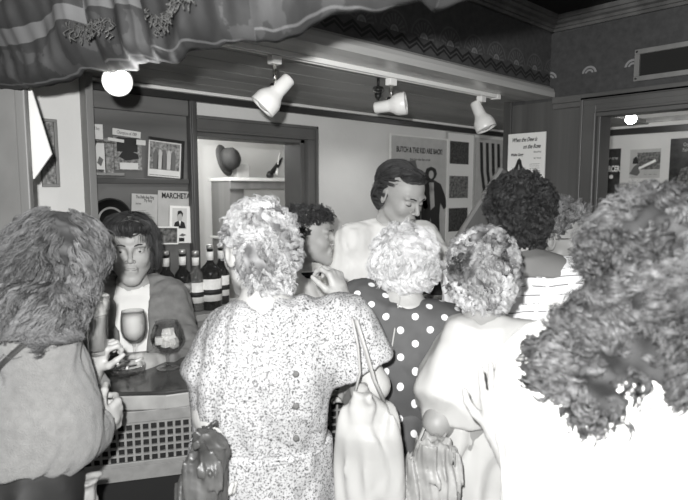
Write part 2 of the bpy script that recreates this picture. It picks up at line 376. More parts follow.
def hair_mesh(ells, n, steps, length, rad, comb, curl_r=0, curl_l=.02, noise=.6, nfreq=25, lift=.004, ok=None, seed=1, frizz=.01, shade=None, patch=0, clump=0, sides=3, gather=.7, flip=0):
    """strands crawling over a hair volume (ellipsoids in head space); comb(P)->direction"""
    r = np.random.default_rng(seed)
    areas = np.array([e[1][0]*e[1][1]+e[1][1]*e[1][2]+e[1][0]*e[1][2] for e in ells]); ch = r.choice(len(ells), n*4, p=areas/areas.sum())
    D = r.normal(size=(n*4, 3)); D /= np.linalg.norm(D, axis=1)[:, None]
    P = np.array([ells[i][0] for i in ch])+D*np.array([ells[i][1] for i in ch])
    d, G = pushed(P, ells, 0); m = d > -.004
    if ok is not None: m &= ok(P)
    P = P[m][:n]; n = len(P); off = r.uniform(-.006, lift, n)-curl_r*.5
    if clump:                                    # gather roots to seed points so locks form
        seeds = P[:clump]; D2 = ((P[:, None, :]-seeds[None])**2).sum(-1); j = D2.argmin(1); P = P*(1-gather)+seeds[j]*gather; lockid = j
    else: lockid = np.arange(n)
    h = length/steps*r.uniform(.6, 1.15, n)*np.where(r.uniform(0, 1, n+1)[lockid] < flip, -1, 1); pts = []
    for s in range(steps+1):
        d, G = pushed(P, ells, 0); t = s/steps
        if ok is None or True:
            P = P-G*(d-off-frizz*t*t*(lockid % 3))[:, None]*.8
        pts.append(P.copy())
        v = comb(P)+smooth_vec(P, seed+5, nfreq)*noise+(r.normal(size=(n, 3))*.08)
        v -= G*(v*G).sum(-1)[:, None]; v /= np.linalg.norm(v, axis=1)[:, None]+1e-9
        P = P+v*h[:, None]
    Cn = np.array(pts)                           # steps+1, n, 3
    T = np.gradient(Cn, axis=0); T /= np.linalg.norm(T, axis=2)[..., None]+1e-9
    up = np.array([.3, .2, 1.]); E1 = np.cross(T, up); E1 /= np.linalg.norm(E1, axis=2)[..., None]+1e-9; E2 = np.cross(T, E1)
    if curl_r:
        ph = (lockid*2.399 % 6.28)+r.normal(0, .5, n); cr = curl_r*r.uniform(.5, 1.2, n)
        arc = np.arange(steps+1)[:, None]*np.abs(h)[None]; A = arc/curl_l*2*PI+ph[None]
        Cn = Cn+(E1*np.cos(A)[..., None]+E2*np.sin(A)[..., None])*cr[None, :, None]*np.minimum(1, np.arange(steps+1)/3)[:, None, None]
        T = np.gradient(Cn, axis=0); T /= np.linalg.norm(T, axis=2)[..., None]+1e-9; E1 = np.cross(T, up); E1 /= np.linalg.norm(E1, axis=2)[..., None]+1e-9; E2 = np.cross(T, E1)
    R = rad*r.uniform(.6, 1.3, n)[None]*np.linspace(1, .45, steps+1)[:, None]
    rings = [Cn+(E1*math.cos(2*PI*k/sides)+E2*math.sin(2*PI*k/sides))*R[..., None] for k in range(sides)]
    V = np.stack(rings, 2)                       # steps+1, n, sides, 3
    V = V.transpose(1, 0, 2, 3).reshape(-1, 3); base = (np.arange(n)*(steps+1)*sides)[:, None, None]
    a = (np.arange(steps)*sides)[None, :, None]; k = np.arange(sides)[None, None]; k2 = (k+1) % sides
    Q = np.stack([base+a+k, base+a+k2, base+a+sides+k2, base+a+sides+k], -1).reshape(-1, 4)
    lr = r.uniform(0, 1, n+1); sh = .55*lr[lockid]+.45*r.uniform(0, 1, n)
    if patch: sh = np.clip(sh*(1-patch)+patch*(.5+.5*smooth_vec(Cn[0], seed+9, 38)[:, 0]), 0, 1)
    if shade is not None: sh = np.clip(sh*shade(Cn[0]), 0, 1)
    return V, Q, np.repeat(sh, (steps+1)*sides)
# ------------------------------------------------------------------ people
def frame_from(fwd, up=(0, 0, 1), roll=0):       # columns: left(x), back(y), up(z)
    y = -unit(fwd); up = np.asarray(up, float); x = unit(np.cross(y, up)); z = np.cross(x, y)
    if roll: x, z = x*math.cos(roll)+z*math.sin(roll), z*math.cos(roll)-x*math.sin(roll)
    return np.stack([x, y, z], 1)
def sculpt_head(S, Cc, R, s=1.0, k=.012, face=True, male=False, nose=1.0, closed=False):
    S.closed = closed
    T = lambda p: Cc+R@(np.asarray(p, float)*s)
    E = lambda c, r, kk=k, kind='add': S.ell(T(c), np.asarray(r)*s, R, kk*s, kind)
    K = lambda a, b, ra, rb, kk=k, kind='add': S.cone(T(a), T(b), ra*s, rb*s, kk*s, kind)
    E((0, .014, .028), (.074, .094, .086)); E((0, -.03, -.02), (.061, .062, .082), .03); E((0, -.02, .045), (.064, .068, .058), .02)
    jw = .05 if male else .044
    K((0, -.074, -.103), (0, -.068, -.092), .019 if male else .017, .024, .025)
    for q in (-1, 1):
        K((q*jw, -.01, -.062), (q*.016, -.074, -.1), .017, .014, .03)
        E((q*.036, -.062, -.028), (.022, .022, .024), .02)          # cheek
        K((q*.012, -.092, .019), (q*.045, -.08, .022), .008, .009, .014)   # brow ridge
    if face:
        for q in (-1, 1): E((q*.0315, -.1, .001), (.016, .017, .011), .014, 'sub')
        for q in (-1, 1): E((q*.0315, -.0765, 0), (.0150, .0128, .0110), .003)          # lids
        if not S.closed:
          for q in (-1, 1): E((q*.0315, -.0905, -.0005), (.0110, .0045, .0034), .002, 'sub')
        K((0, -.092, .012), (0, -.112*nose, -.026), .006, .0095, .012)
        E((0, -.113*nose, -.03), (.0085, .008, .0075), .006)
        for q in (-1, 1): E((q*.0115, -.101, -.034), (.007, .009, .006), .005); E((q*.006, -.106, -.0395), (.003, .004, .003), .002, 'sub')
        E((0, -.091, -.064), (.022, .007, .015), .014)
        E((0, -.0955, -.0590), (.019, .005, .0036), .004); E((0, -.095, -.0670), (.016, .0055, .0045), .004)
        K((-.021, -.0985, -.063), (.021, -.0985, -.063), .0012, .0012, .002, 'sub')
    else:
        K((0, -.092, .012), (0, -.11, -.028), .006, .011, .014)
    for q in (-1, 1):
        Re = R@np.array([[math.cos(q*.35), -math.sin(q*.35), 0], [math.sin(q*.35), math.cos(q*.35), 0], [0, 0, 1]])
        S.ell(T((q*.078, .012, -.008)), np.array((.008, .019, .031))*s, Re, .005*s); S.ell(T((q*.085, .008, -.004)), np.array((.005, .010, .018))*s, Re, .003*s, 'sub')
def hand(S, wrist, d, n, side, curl=(.3, .35, .4, .5), thumb=.5, spread=.06, s=1.0, tcurl=.3):
    """d wrist->knuckles, n palm normal (fingers curl to it), side thumb direction"""
    d = unit(d); n = unit(np.asarray(n)-d*np.dot(n, d)); t = np.cross(d, n); 
    if np.dot(t, side) < 0: t = -t
    W = np.asarray(wrist, float); S.refine(W+d*.085*s, .115*s, .003)
    offs = (.031, .011, -.010, -.029); ml = (.088, .090, .086, .078); fl = (.070, .078, .072, .056)
    for i in range(4):
        kn = W+d*ml[i]*s+t*offs[i]*s; st = W+t*offs[i]*.55*s
        S.cone(st, kn, .0145*s, .0105*s, .014*s)
        a = 0; p = kn; dd = unit(d+t*spread*(1.5-i)); L = fl[i]*s
        for j, (fr, rr) in enumerate(((.45, .0088), (.31, .0078), (.24, .0068))):
            a += curl[i]*(1, 1.1, .8)[j]; q = p+(dd*math.cos(a)+n*math.sin(a))*L*fr
            S.cone(p, q, rr*s*1.05, rr*s*.92, .004*s); p = q
    b = W+d*.022*s+t*.022*s; m1 = b+unit(d*.65+t*(.35+thumb)+n*.35)*.042*s; S.cone(b, m1, .0155*s, .012*s, .014*s)
    a = unit(d*.8+t*(thumb*.8)+n*tcurl); m2 = m1+a*.032*s; S.cone(m1, m2, .0108*s, .0092*s, .005*s)
    a = unit(d*.85+t*(thumb*.3)+n*tcurl*1.6); S.cone(m2, m2+a*.026*s, .0092*s, .0072*s, .004*s)
    S.ell(W+d*.05*s+n*.004, np.array((.03, .03, .013))*s*.0+np.array((.026, .026, .014))*s, None, .02*s)
class Person:
    def __init__(P, label, head, hd, H=None, head_hd=None, pitch=0, roll=0, lean=(0, 0), size=1.0, face=True, male=False, skin='skin', width=1.0, bulk=1.0, nose=1.0, arms=None, shoulder=.165, sh_drop=.0, eyes='open'):
        P.eyes = eyes
        u, v, d = head; az = math.degrees(math.atan((u-344)/FPX)); Cw = at(u, v, d)
        P.ang = HEAD-math.radians(hd+az); P.rz = P.ang+PI/2
        fx, fy = math.cos(P.ang), math.sin(P.ang)
        # lean = (forward, toward person's left) offset of the head from the feet
        lx, ly = -fy, fx
        P.root_w = np.array([Cw[0]-fx*lean[0]-lx*lean[1], Cw[1]-fy*lean[0]-ly*lean[1], 0])
        P.root = empty('person', P.root_w, P.rz, label, 'person')
        c, s_ = math.cos(P.rz), math.sin(P.rz); P.Rw = np.array([[c, -s_, 0], [s_, c, 0], [0, 0, 1]])
        P.C = P.loc(Cw); hh = head_hd if head_hd is not None else hd; da = math.radians(hh-hd)
        f = np.array([-math.sin(da), -math.cos(da), 0]); f = f*math.cos(pitch)+np.array([0, 0, -math.sin(pitch)])
        P.HR = frame_from(f, roll=roll); P.size = size; P.skin = skin; P.width = width; P.bulk = bulk; P.H = H or (P.C[2]+.115*size)
        H = P.H; P.neck = P.C+P.HR@np.array([0, .045, -.10])*size*.6+np.array([0, .03, -.10])*size
        P.lean = P.neck*np.array([1, 1, 0]); nb = P.neck; w = width
        zc = nb[2]; P.hipz = .52*H if zc > .8*H-.08 else .5*H
        def c_at(z):
            t = np.clip((z-P.hipz)/(zc-P.hipz), 0, 1); t = t**1.15; return nb[0]*t, (nb[1]-.0)*t
        L = zc-P.hipz; rows = [(-.13, .165, .115), (0, .18, .125), (.30, .14*bulk, .105*bulk), (.55, .155*bulk, .12*bulk), (.74, .165*bulk, .118*bulk), (.86, .138*bulk, .092), (.92, .112, .078), (.97, .078, .062), (1.04, .055, .052)]
        P.prof = []
        for fr, a, b in rows:
            z = P.hipz+fr*L; cx, cy = c_at(z); P.prof.append((z, cx, cy, a*w, b*w))
        P.sh = {q: nb+np.array([q*shoulder*w*bulk**.5, .005, -.050-sh_drop]) for q in (1, -1)}
        P.arms = {}
        for q in (1, -1):                          # +1 person's left, -1 right
            A = (arms or {}).get('L' if q > 0 else 'R')
            if A is None: el = P.sh[q]+np.array([q*.05, .03, -.27]); wr = el+np.array([-q*.02, -.12, -.2]); A = dict(el=el, wr=wr, local=True)
            el = A['el'] if A.get('local') else P.loc(at(*A['el'])); wr = A['wr'] if A.get('local') else P.loc(at(*A['wr']))
            P.arms[q] = (np.asarray(el, float), np.asarray(wr, float), A.get('hand'), A)
            if 'sh' in A: P.sh[q] = P.loc(at(*A['sh']))
        P._body(face, male, nose)
    def loc(P, w): 
        return P_T(P.Rw, np.asarray(w)-P.root_w)
    def dirl(P, w): return P.Rw.T@np.asarray(w, float)
    def _body(P, face, male, nose):
        S = Sculpt(); s = P.size; w = P.width; b = P.bulk
        S.refine(P.C, .13*s, .0032 if face else .006)
        S.cone(P.C+P.HR@np.array([0, .028, -.045])*s, P.neck+np.array([0, 0, .01]), .05*s, .056*w, .02)
        sculpt_head(S, P.C, P.HR, s, face=face, male=male, nose=nose, closed=P.eyes == 'down')
        S.loft(P.prof, .03)
        for q in (1, -1):
            el, wr, hs, A = P.arms[q]; sh = P.sh[q]
            S.cone(P.neck+np.array([q*.03, .01, -.0]), sh, .045*w, .05*w, .04)
            S.cone(sh, el, .047*w*b, .039*w*b, .03); S.cone(el, el+(wr-el)*.3, .04*w*b, .043*w*b, .015); S.cone(el+(wr-el)*.3, wr, .042*w*b, .026*w, .015)
            S.refine((el+wr)/2, np.abs(el-wr)/2+.03, .007)
            if hs: hand(S, wr, P.dirl(hs['d']), P.dirl(hs['n']), P.dirl(hs['t']), **{k: v for k, v in hs.items() if k not in ('d', 'n', 't', 's')}, s=s*.97*hs.get('s', 1))
            else:
                d = unit(wr-el); hand(S, wr, d, np.array([-q, 0, -.2]), np.array([0, -1, .2]), s=s*.97)
            hz = P.hipz; hip = np.array([q*.085*w, 0, hz-.02]); kn = np.array([q*.09*w, -.01, .27*P.H]); an = np.array([q*.085, .02, .075])
            S.cone(hip, kn, .088*w, .057*w, .03); S.cone(kn, kn*.55+an*.45, .056*w, .058*w, .02); S.cone(kn*.55+an*.45, an, .056*w, .036*w, .02)
            S.cone(an, an+np.array([q*.01, -.005, -.035]), .038, .036, .01); S.cone(an+np.array([0, .02, -.045]), an+np.array([q*.02, -.15, -.05]), .03, .025, .02)
        V, Q = S.mesh(.012); P.body = mesh_obj('body', V, Q, P.skin, P.root)
        if face: P._features()
    def hl(P, p): return P.C+P.HR@(np.asarray(p, float)*P.size)
    def _features(P):
        for q in (-1, 1):
            mb = MB(); n = 16; V = []; F = []; rr = .0108*P.size; c = P.hl((q*.0315, -.0772, -.0005))
            for j in range(n+1):
                th = PI*j/n
                for i in range(n): ph = 2*PI*i/n; V.append(c+P.HR@np.array([math.sin(th)*math.cos(ph), -math.cos(th), math.sin(th)*math.sin(ph)])*rr)
            for j in range(n):
                for i in range(n): F.append((j*n+i, j*n+(i+1) % n, (j+1)*n+(i+1) % n, (j+1)*n+i))
            o = mesh_obj('eye', V, F, ['eye_white', 'iris'], P.root)
            for i, f in enumerate(o.data.polygons): f.material_index = 1 if i < n*4 else 0
            if P.eyes == 'down': MB().tube([P.hl((q*x, y, z)) for x, y, z in ((.019, -.0875, -.004), (.026, -.0905, -.0055), (.033, -.091, -.006), (.040, -.088, -.005), (.045, -.083, -.003))], [.0008, .0018, .002, .0018, .0008], 8).build('eyelash', 'brow', P.root, True)
            pts = [P.hl((q*x, y, z)) for x, y, z in ((.014, -.0985, .0195), (.026, -.0975, .0245), (.038, -.091, .0245), (.048, -.081, .018))]
            MB().tube(pts, [.003, .0038, .003, .0012], 8, .8).build('eyebrow', 'brow', P.root, True)
        for z, r, y in ((-.0596, .0020, -.0988), (-.0655, .0026, -.0982)):
            pts = [P.hl((x*1.05, y+abs(x)**1.6*1.6, z+(.0012 if abs(x) < .012 and z > -.06 else 0)+ (0 if z > -.06 else abs(x)*.1))) for x in np.linspace(-.021, .021, 9)]
            MB().tube(pts, [.0008, r*.6, r*.9, r, r, r, r*.9, r*.6, .0008], 8).build('lip', 'lips', P.root, True)
    def hair(P, ells, material, n, steps, length, rad, comb, base=True, ok=None, cut=None, **kw):
        """ells in head space"""
        s = P.size
        V, Q, sh = hair_mesh(ells, n, steps, length, rad, comb, ok=ok, **kw)
        Vs = [V]; Qs = [Q]; shs = [sh]
        S = Sculpt()
        for c, r in ells: S.ell(c, r, None, .01)
        for c, r in (cut or []): S.ell(c, r, None, .01, 'sub')
        S.disp = folds(.004, 3, False, 3.5)
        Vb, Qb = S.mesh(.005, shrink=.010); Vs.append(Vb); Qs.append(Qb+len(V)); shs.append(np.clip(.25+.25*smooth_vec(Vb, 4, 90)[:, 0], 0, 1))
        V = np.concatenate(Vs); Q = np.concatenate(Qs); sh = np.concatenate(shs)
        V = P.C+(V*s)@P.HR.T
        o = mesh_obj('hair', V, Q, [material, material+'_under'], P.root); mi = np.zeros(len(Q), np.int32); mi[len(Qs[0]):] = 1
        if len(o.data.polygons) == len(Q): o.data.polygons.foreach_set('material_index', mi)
        a = o.data.attributes.new('shade', 'FLOAT', 'POINT'); 
        a.data.foreach_set('value', sh.astype(np.float32)); return o
    def top(P, material, name='shirt', sleeve=.7, infl=.014, zlo=None, amp=.004, slr=.02, collar=None, wrap=False, k=.035, extra=None, cut=None, step=.009, flare=0, seed=3, sl_end=None, vert=True, shdrop=0, open_=False, ks=None, ff=1.3):
        S = Sculpt(); zlo = zlo if zlo is not None else P.hipz-.06; pr = [r for r in P.prof if r[0] >= zlo-.0]
        lo = np.array([np.interp(zlo, [r[0] for r in P.prof], [r[i] for r in P.prof]) for i in range(5)]); lo[0] = zlo; lo[3] += flare; lo[4] += flare
        pr = [tuple(lo)]+[r for r in pr if r[0] > zlo+.02]
        if open_: pr = pr[:-2]
        S.loft(pr, k, infl); k = ks or k
        for q in (1, -1):
            el, wr, hs, A = P.arms[q]; sh = P.sh[q]
            S.cone(P.neck+np.array([q*(.065 if open_ else .045), .02 if open_ else .01, -.012]), sh, .042*P.width+infl, .05*P.width+infl+slr*.3, k)
            a = sh; f = sleeve; rr = .048*P.width*P.bulk+infl*.6
            if f <= 1: S.cone(sh, sh+(el-sh)*f, rr+slr*.5, rr+slr, k, cap=True)
            else:
                S.cone(sh, el, rr+slr*.5, rr+slr*.6, k); S.cone(el, el+(wr-el)*(f-1), rr+slr*.4, .032+slr*.6+infl*.3, k*.7, cap=True)
        for e in (extra or []): S.ell(*e)
        S.cone(P.neck+np.array([0, -.01, .03]), P.C+P.HR@np.array([0, .02, -.06]), .056*P.width, .075, .006, 'sub')
        for e in (cut or []): S.cone(*e[:4], k=.012, kind='sub')
        S.disp = folds(amp, seed, vert, ff); V, Q = S.mesh(step)
        o = mesh_obj(name, V, Q, material, P.root)
        if wrap: P.wrapuv(o, V, Q)
        return o
    def onto(P, o, u, v, out=.003):
        from mathutils.bvhtree import BVHTree
        if not hasattr(P, '_b'): P._b = {}
        if o.name not in P._b: P._b[o.name] = BVHTree.FromPolygons([x.co[:] for x in o.data.vertices], [x.vertices[:] for x in o.data.polygons])
        e = P.loc(EYE); d = P.Rw.T@unit(ray(u, v)); h = P._b[o.name].ray_cast(Vector(e), Vector(d))
        return None if h[0] is None else np.array(h[0])-d*out
    def wrapuv(P, o, V, Q):
        uv = o.data.uv_layers.new(name='wrap'); 
        z = [r[0] for r in P.prof]; cx = np.interp(V[:, 2], z, [r[1] for r in P.prof]); cy = np.interp(V[:, 2], z, [r[2] for r in P.prof])
        U = np.stack([V[:, 0]*1.05+.0, V[:, 2]-.75*V[:, 1]], 1)
        li = np.zeros(len(o.data.loops), np.int32); o.data.loops.foreach_get('vertex_index', li); uv.data.foreach_set('uv', U[li].astype(np.float32).ravel())
    def skirt(P, material, name='skirt', zhi=None, zlo=.5, flare=.09, amp=.008, infl=.018, wrap=False):
        zhi = zhi or P.hipz+.2*(P.neck[2]-P.hipz); rows = []
        for z, a, b in ((zhi, None, None), (P.hipz, .18+infl, .13+infl), (P.hipz-.15, .19+flare*.4, .14+flare*.4), (zlo, .18+flare, .14+flare)):
            if a is None: a, b = (np.interp(z, [r[0] for r in P.prof], [r[i] for r in P.prof])+infl for i in (3, 4)); cx, cy = (np.interp(z, [r[0] for r in P.prof], [r[i] for r in P.prof]) for i in (1, 2)); rows.append((z, cx, cy, a, b)); continue
            rows.append((z, 0, 0, a*P.width, b*P.width))
        S = Sculpt(); S.loft(rows, .02, pw=2); S.disp = folds(amp, 8, True); V, Q = S.mesh(.012); o = mesh_obj(name, V, Q, material, P.root)
        if wrap: P.wrapuv(o, V, Q)
        return o
    def trousers(P, material, name='trousers'):
        S = Sculpt(); w = P.width
        pr = [r for r in P.prof if r[0] <= P.hipz+.3*(P.neck[2]-P.hipz)+.01]; S.loft(pr, .03, .014)
        for q in (1, -1):
            hip = np.array([q*.085*w, 0, P.hipz-.02]); kn = np.array([q*.09*w, -.01, .27*P.H]); an = np.array([q*.085, .02, .06])
            S.cone(hip, kn, .1*w, .075*w, .03); S.cone(kn, an, .075*w, .065, .02, cap=True)
        S.disp = folds(.004, 5); V, Q = S.mesh(.013); return mesh_obj(name, V, Q, material, P.root)
def P_T(R, w): return R.T@w
# ------------------------------------------------------------------ the room
XR = 2.79; YB = 2.51; XF = 4.44; ZS = 2.12; ZC = 2.50; YV = 1.47
struct(MB().box((-3, -2.5, -.06), (6, 5, 0)).build('floor', 'carpet'))
struct(MB().box((-3, -2.5, ZC), (XR+.12, YV+.14, ZC+.06)).build('ceiling', 'ceiling_black'))
# back wall of the bar with the wide opening; it spans from the shelves to the far wall
oL = onY(188, 150, YB)[0]; oR = onY(304, 200, YB)[0]; oT = onY(290, 139, YB)[2]
b = MB(); b.box((.2, YB, 0), (oL, YB+.1, ZS+.1)); b.box((oL, YB, oT), (oR, YB+.1, ZS+.1)); b.box((oL, YB, 0), (oR, YB+.1, 1.02)); b.box((oR, YB, 0), (XF+.1, YB+.1, ZS+.1))
struct(b.build('wall_back', 'plaster'))
fw = .075; b = MB()
for lo, hi in (((oL-.01, YB-.03, oT-.0), (oR+fw, YB+.0, oT+fw)), ((oR, YB-.03, 1.02), (oR+fw, YB, oT)), ((oR-.03, YB-.01, 1.02), (oR+.0, YB+.14, oT)), ((oL, YB-.01, oT-.02), (oR, YB+.14, oT)),
               ((oR+fw-.016, YB-.042, 1.02), (oR+fw, YB-.03, oT+fw)), ((oL, YB-.042, oT+fw-.016), (oR+fw, YB-.03, oT+fw)), ((oR, YB-.038, 1.02), (oR+.012, YB-.03, oT)), ((oL, YB-.038, oT), (oR, YB-.03, oT+.012))): b.box(lo, hi)
struct(b.build('window_1', 'frame_wood', bevel=.003))
struct(MB().box((.2, YB-.025, ZS-.055), (XF, YB, ZS-.022)).build('trim_1', 'trim_dark', bevel=.003))
struct(MB().box((.2, YB-.02, ZS-.018), (XF, YB, ZS-.004)).build('trim_2', 'white_wall', bevel=.002))
# bar ceiling (soffit) and the papered valance
b = MB()
for i in range(6):
    y0 = YV+.10+i*(YB-YV-.1)/6; b.box((-1.5, y0, ZS), (XF, y0+(YB-YV-.1)/6-.004, ZS+.03))
struct(b.build('ceiling_1', 'soffit_wood', bevel=.003))
struct(MB().box((-1.5, YV, ZS+.04), (XR, YV+.10, ZC)).build('wall_valance', 'valance_paper'))
b = MB().extr([(YV-.03, ZS-.005), (YV+.13, ZS-.005), (YV+.13, ZS+.03), (YV, ZS+.055), (YV-.01, ZS+.045), (YV-.022, ZS+.04), (YV-.03, ZS+.02)], -1.5, XR, 0)
struct(b.build('trim_3', 'beam_wood', bevel=.002))
zc = 2.435
def crown(a, s): return [(a, zc), (a+s*.018, zc), (a+s*.022, zc+.012), (a+s*.030, zc+.014), (a+s*.034, zc+.026), (a+s*.050, zc+.032), (a+s*.056, zc+.044), (a+s*.066, zc+.046), (a+s*.07, ZC), (a, ZC)]
struct(MB().extr(crown(YV, -1), -1.5, XR, 0).build('trim_4', 'panel_wood'))
struct(MB().extr(crown(XR, -1), -2.5, YV, 1).build('trim_5', 'panel_wood'))
# right partition: papered band above, panelling and a doorway below
yd = onX(596, 150, XR)[1]; ye = onX(505, 170, XR)[1]; zd = onX(603, 112, XR)[2]; yd2 = -.35; zb = 2.10
b = MB(); b.box((XR, YV, zb), (XR+.1, ye, ZS+.2)); b.box((XR, -2.5, zb), (XR+.1, YV, ZC)); struct(b.build('wall_right', 'band_paper'))
b = MB(); b.box((XR, yd, 0), (XR+.1, ye, zb)); b.box((XR, yd2, zd), (XR+.1, yd, zb)); b.box((XR, -2.5, 0), (XR+.1, yd2, zb)); struct(b.build('wall_panelling', 'panel_wood'))
struct(MB().box((XR-.012, ye-.035, 0), (XR+.11, ye+.012, ZS)).build('trim_6', 'dark_wood', bevel=.004))
b = MB()
for i, (z0, z1, t) in enumerate(((zb-.045, zb-.02, .022), (zb-.02, zb+.012, .03), (zb-.075, zb-.05, .012), (zb-.10, zb-.08, .012))): b.box((XR-t, -2.5, z0), (XR, YV-.03 if i < 2 else yd+.08, z1))
struct(b.build('trim_7', 'frame_wood', bevel=.003))
b = MB(); cw = .075
for lo, hi in (((XR-.02, yd, 0), (XR, yd+cw, zd+cw)), ((XR-.02, yd2-cw, 0), (XR, yd2, zd+cw)), ((XR-.02, yd2, zd), (XR, yd, zd+cw)), ((XR-.03, yd+cw-.014, 0), (XR-.02, yd+cw, zd+cw)), ((XR-.03, yd2, zd+cw-.014), (XR-.02, yd+cw, zd+cw)),
               ((XR-.026, yd, 0), (XR-.02, yd+.012, zd)), ((XR-.026, yd2, zd), (XR-.02, yd, zd+.012)), ((XR-.0, yd-.015, 0), (XR+.12, yd, zd)), ((XR, yd2, zd-.015), (XR+.12, yd, zd)), ((XR, yd2, 0), (XR+.12, yd2+.015, zd))): b.box(lo, hi)
struct(b.build('door_1', 'frame_wood', bevel=.003))
# far wall seen through the doorway and behind the bar
struct(MB().box((XF, -2.5, 0), (XF+.1, YB+.1, 2.5)).build('wall_far', 'plaster'))
struct(MB().box((XF-.03, -2.5, 2.055), (XF, YB, 2.10)).build('trim_8', 'trim_dark', bevel=.003))
struct(MB().box((XR+.1, -2.5, 2.32), (XF, YV+.1, 2.36)).build('ceiling_2', 'soffit_wood'))
struct(MB().box((XF-.05, -2.5, 2.13), (XF, YB, 2.16)).build('trim_9', 'beam_wood', bevel=.003))
# left side: grey partition end, white wall with picture, shelf niche
p = at(26, 250, 1.75); xl = p[0]; yl = p[1]
a0 = at(-120, 250, 1.9); a1 = at(23, 250, 1.75); a2 = at(33, 250, 1.75)
def vslab(a, b_, th, z0, z1):
    a = a[:2]; b_ = b_[:2]; d = unit(b_-a); n = np.array([-d[1], d[0]])
    if n@FW[:2] < 0: n = -n
    return [tuple(a), tuple(b_), tuple(b_+n*th), tuple(a+n*th)]
struct(MB().prism(vslab(a0, a1, .03, 0, 0), 0, 2.5).build('wall_left', 'grey_wall'))
struct(MB().prism(vslab(a1, a2, .025, 0, 0), 0, 2.5).build('trim_10', 'post_wood', bevel=.004))
d = unit(a2[:2]-a0[:2])
w0 = onY(20, 200, YB); w1 = onY(82, 200, YB)
struct(MB().box((w0[0]-1.2, YB-.03, 0), (w1[0], YB+.05, 2.4)).build('wall_side', 'white_wall'))
struct(MB().box((w1[0], YB-.10, 0), (w1[0]+.03, YB+.05, 2.2)).build('trim_11', 'post_wood', bevel=.003))
# niche back panel in dark wood
n0 = w1[0]+.03; n1 = onY(193, 200, YB)[0]
t = empty('wall_shelving', (n0, YB, 0), 0, 'dark wooden wall shelving unit behind the bar, left of the wide opening, pinned with pictures', 'shelving')
W = n1-n0; zt = onY(140, 97, YB)[2]; z1 = onY(140, 181, YB-.04)[2]
MB().box((0, -.02, 1.105), (W, -.002, zt)).build('back_panel', 'shelf_wood', t)
b = MB(); b.box((W-.035, -.06, 1.105), (W, -.02, zt)); b.box((W-.028, -.066, 1.105), (W-.007, -.06, zt)); b.build('side_post', 'dark_wood', t, bevel=.003)
MB().box((0, -.05, zt-.07), (W-.036, -.021, zt)).build('top_rail', 'shelf_wood', t, bevel=.004)
MB().box((0, -.035, z1-.012), (W-.036, -.021, z1+.012)).build('middle_rail', 'dark_wood_h', t, bevel=.003)
MB().box((0, -.10, z1+.02), (.115, -.021, z1+.032)).build('ledge', 'post_wood', t, bevel=.002)
# back counter carrying the bottles
zb2 = 1.10; t = empty('back_counter', (.9, YB-.2, 0), 0, 'low wooden back counter under the shelving, carrying the row of bottles', 'counter')
MB().box((-.1, -.06, zb2-.03), (1.6, .19, zb2)).build('worktop', 'counter_edge', t, bevel=.004)
MB().box((-.08, -.03, 0), (1.58, .19, zb2-.031)).build('cabinet_front', 'post_wood', t)
# room behind the opening
struct(MB().box((-.4, YB+1.6, 0), (4.2, YB+1.65, 2.4)).build('wall_kitchen', 'white_wall'))
struct(MB().box((-.4, YB+.1, 2.16), (4.2, YB+1.6, 2.2)).build('ceiling_3', 'white_wall'))
struct(MB().box((-.45, YB+.1, 0), (-.4, YB+1.65, 2.2)).build('wall_kitchen_side', 'white_wall'))
YK = YB+1.1
s0 = onY(231, 180, YK); s1 = onY(330, 180, YK); zsh = onY(270, 178, YK)[2]
t = empty('wooden_shelf_unit', (s0[0], YK, 0), 0, 'pale shelf unit in the room behind the wide opening', 'shelf')
w_ = s1[0]-s0[0]+.2
MB().box((0, 0, zsh-.025), (w_, .32, zsh)).build('shelf_board', 'white_paint', t, bevel=.003)
MB().box((0, .015, zsh-.085), (w_, .035, zsh-.026)).build('apron', 'post_wood', t, bevel=.003)
MB().box((0.01, .036, 1.0), (.13, .3, zsh-.026)).build('upright', 'post_wood', t)
MB().box((0, .0, zsh-.46), (w_, .32, zsh-.44)).build('shelf_board', 'white_paint', t, bevel=.003)
# things on it
q = onY(226, 160, YK+.1)
m = MB().lathe([(.0, .10), (.05, .098), (.075, .075), (.085, .03), (.075, -.0), (.05, -.02), (.0, -.03)], 24)
o = m.build('straw_hat', 'dark_cloth', None, True, (q[0], q[1], q[2]+.0)); o.rotation_euler = (1.3, .3, .5); tag(o, 'dark rounded hat hanging at the left end of the pale shelf behind the opening', 'hat')
o2 = MB().lathe([(.08, 0), (.12, -.012), (.118, -.016), (.078, -.004)], 24).build('brim', 'dark_cloth', o, True)
q = onY(240, 165, YK+.1); tag(MB().box((-.055, -.05, 0), (.055, .05, .10)).build('cardboard_box', 'paper_mid', None, False, (q[0]+.01, YK+.12, zsh), bevel=.003), 'small grey cardboard box standing on the pale shelf beside the hat', 'box')
t = empty('shelf_ornament', (onY(277, 170, YK+.12)[0], YK+.14, zsh+.03), .5, 'dark model of propeller shape with raised blade on the pale shelf', 'ornament')
MB().tube([(-.11, 0, 0), (-.04, 0, .03), (.06, 0, .09), (.13, 0, .14)], [.012, .022, .018, .006], 10).build('body', 'black_metal', t, True)
MB().tube([(-.10, 0, .0), (-.13, 0, -.01)], [.03, .02], 12).build('base', 'black_metal', t, True)
MB().tube([(.02, -.01, .07), (.05, -.01, .16), (.09, -.01, .19)], [.005, .004, .003], 8).build('prong', 'white_paint', t, True)
MB().tube([(-.05, -.03, .0), (-.02, -.03, .05)], [.012, .008], 8).build('fitting', 'white_paint', t, True)
q = onY(258, 200, YK+.1); o = MB().lathe([(.0, .13), (.05, .125), (.10, .09), (.125, .04), (.12, 0), (0, 0)], 28).build('domed_cover', 'paper_grey', None, True, (q[0], YK+.14, zsh-.44)); tag(o, 'grey domed cover on the lower shelf behind the opening', 'cover')
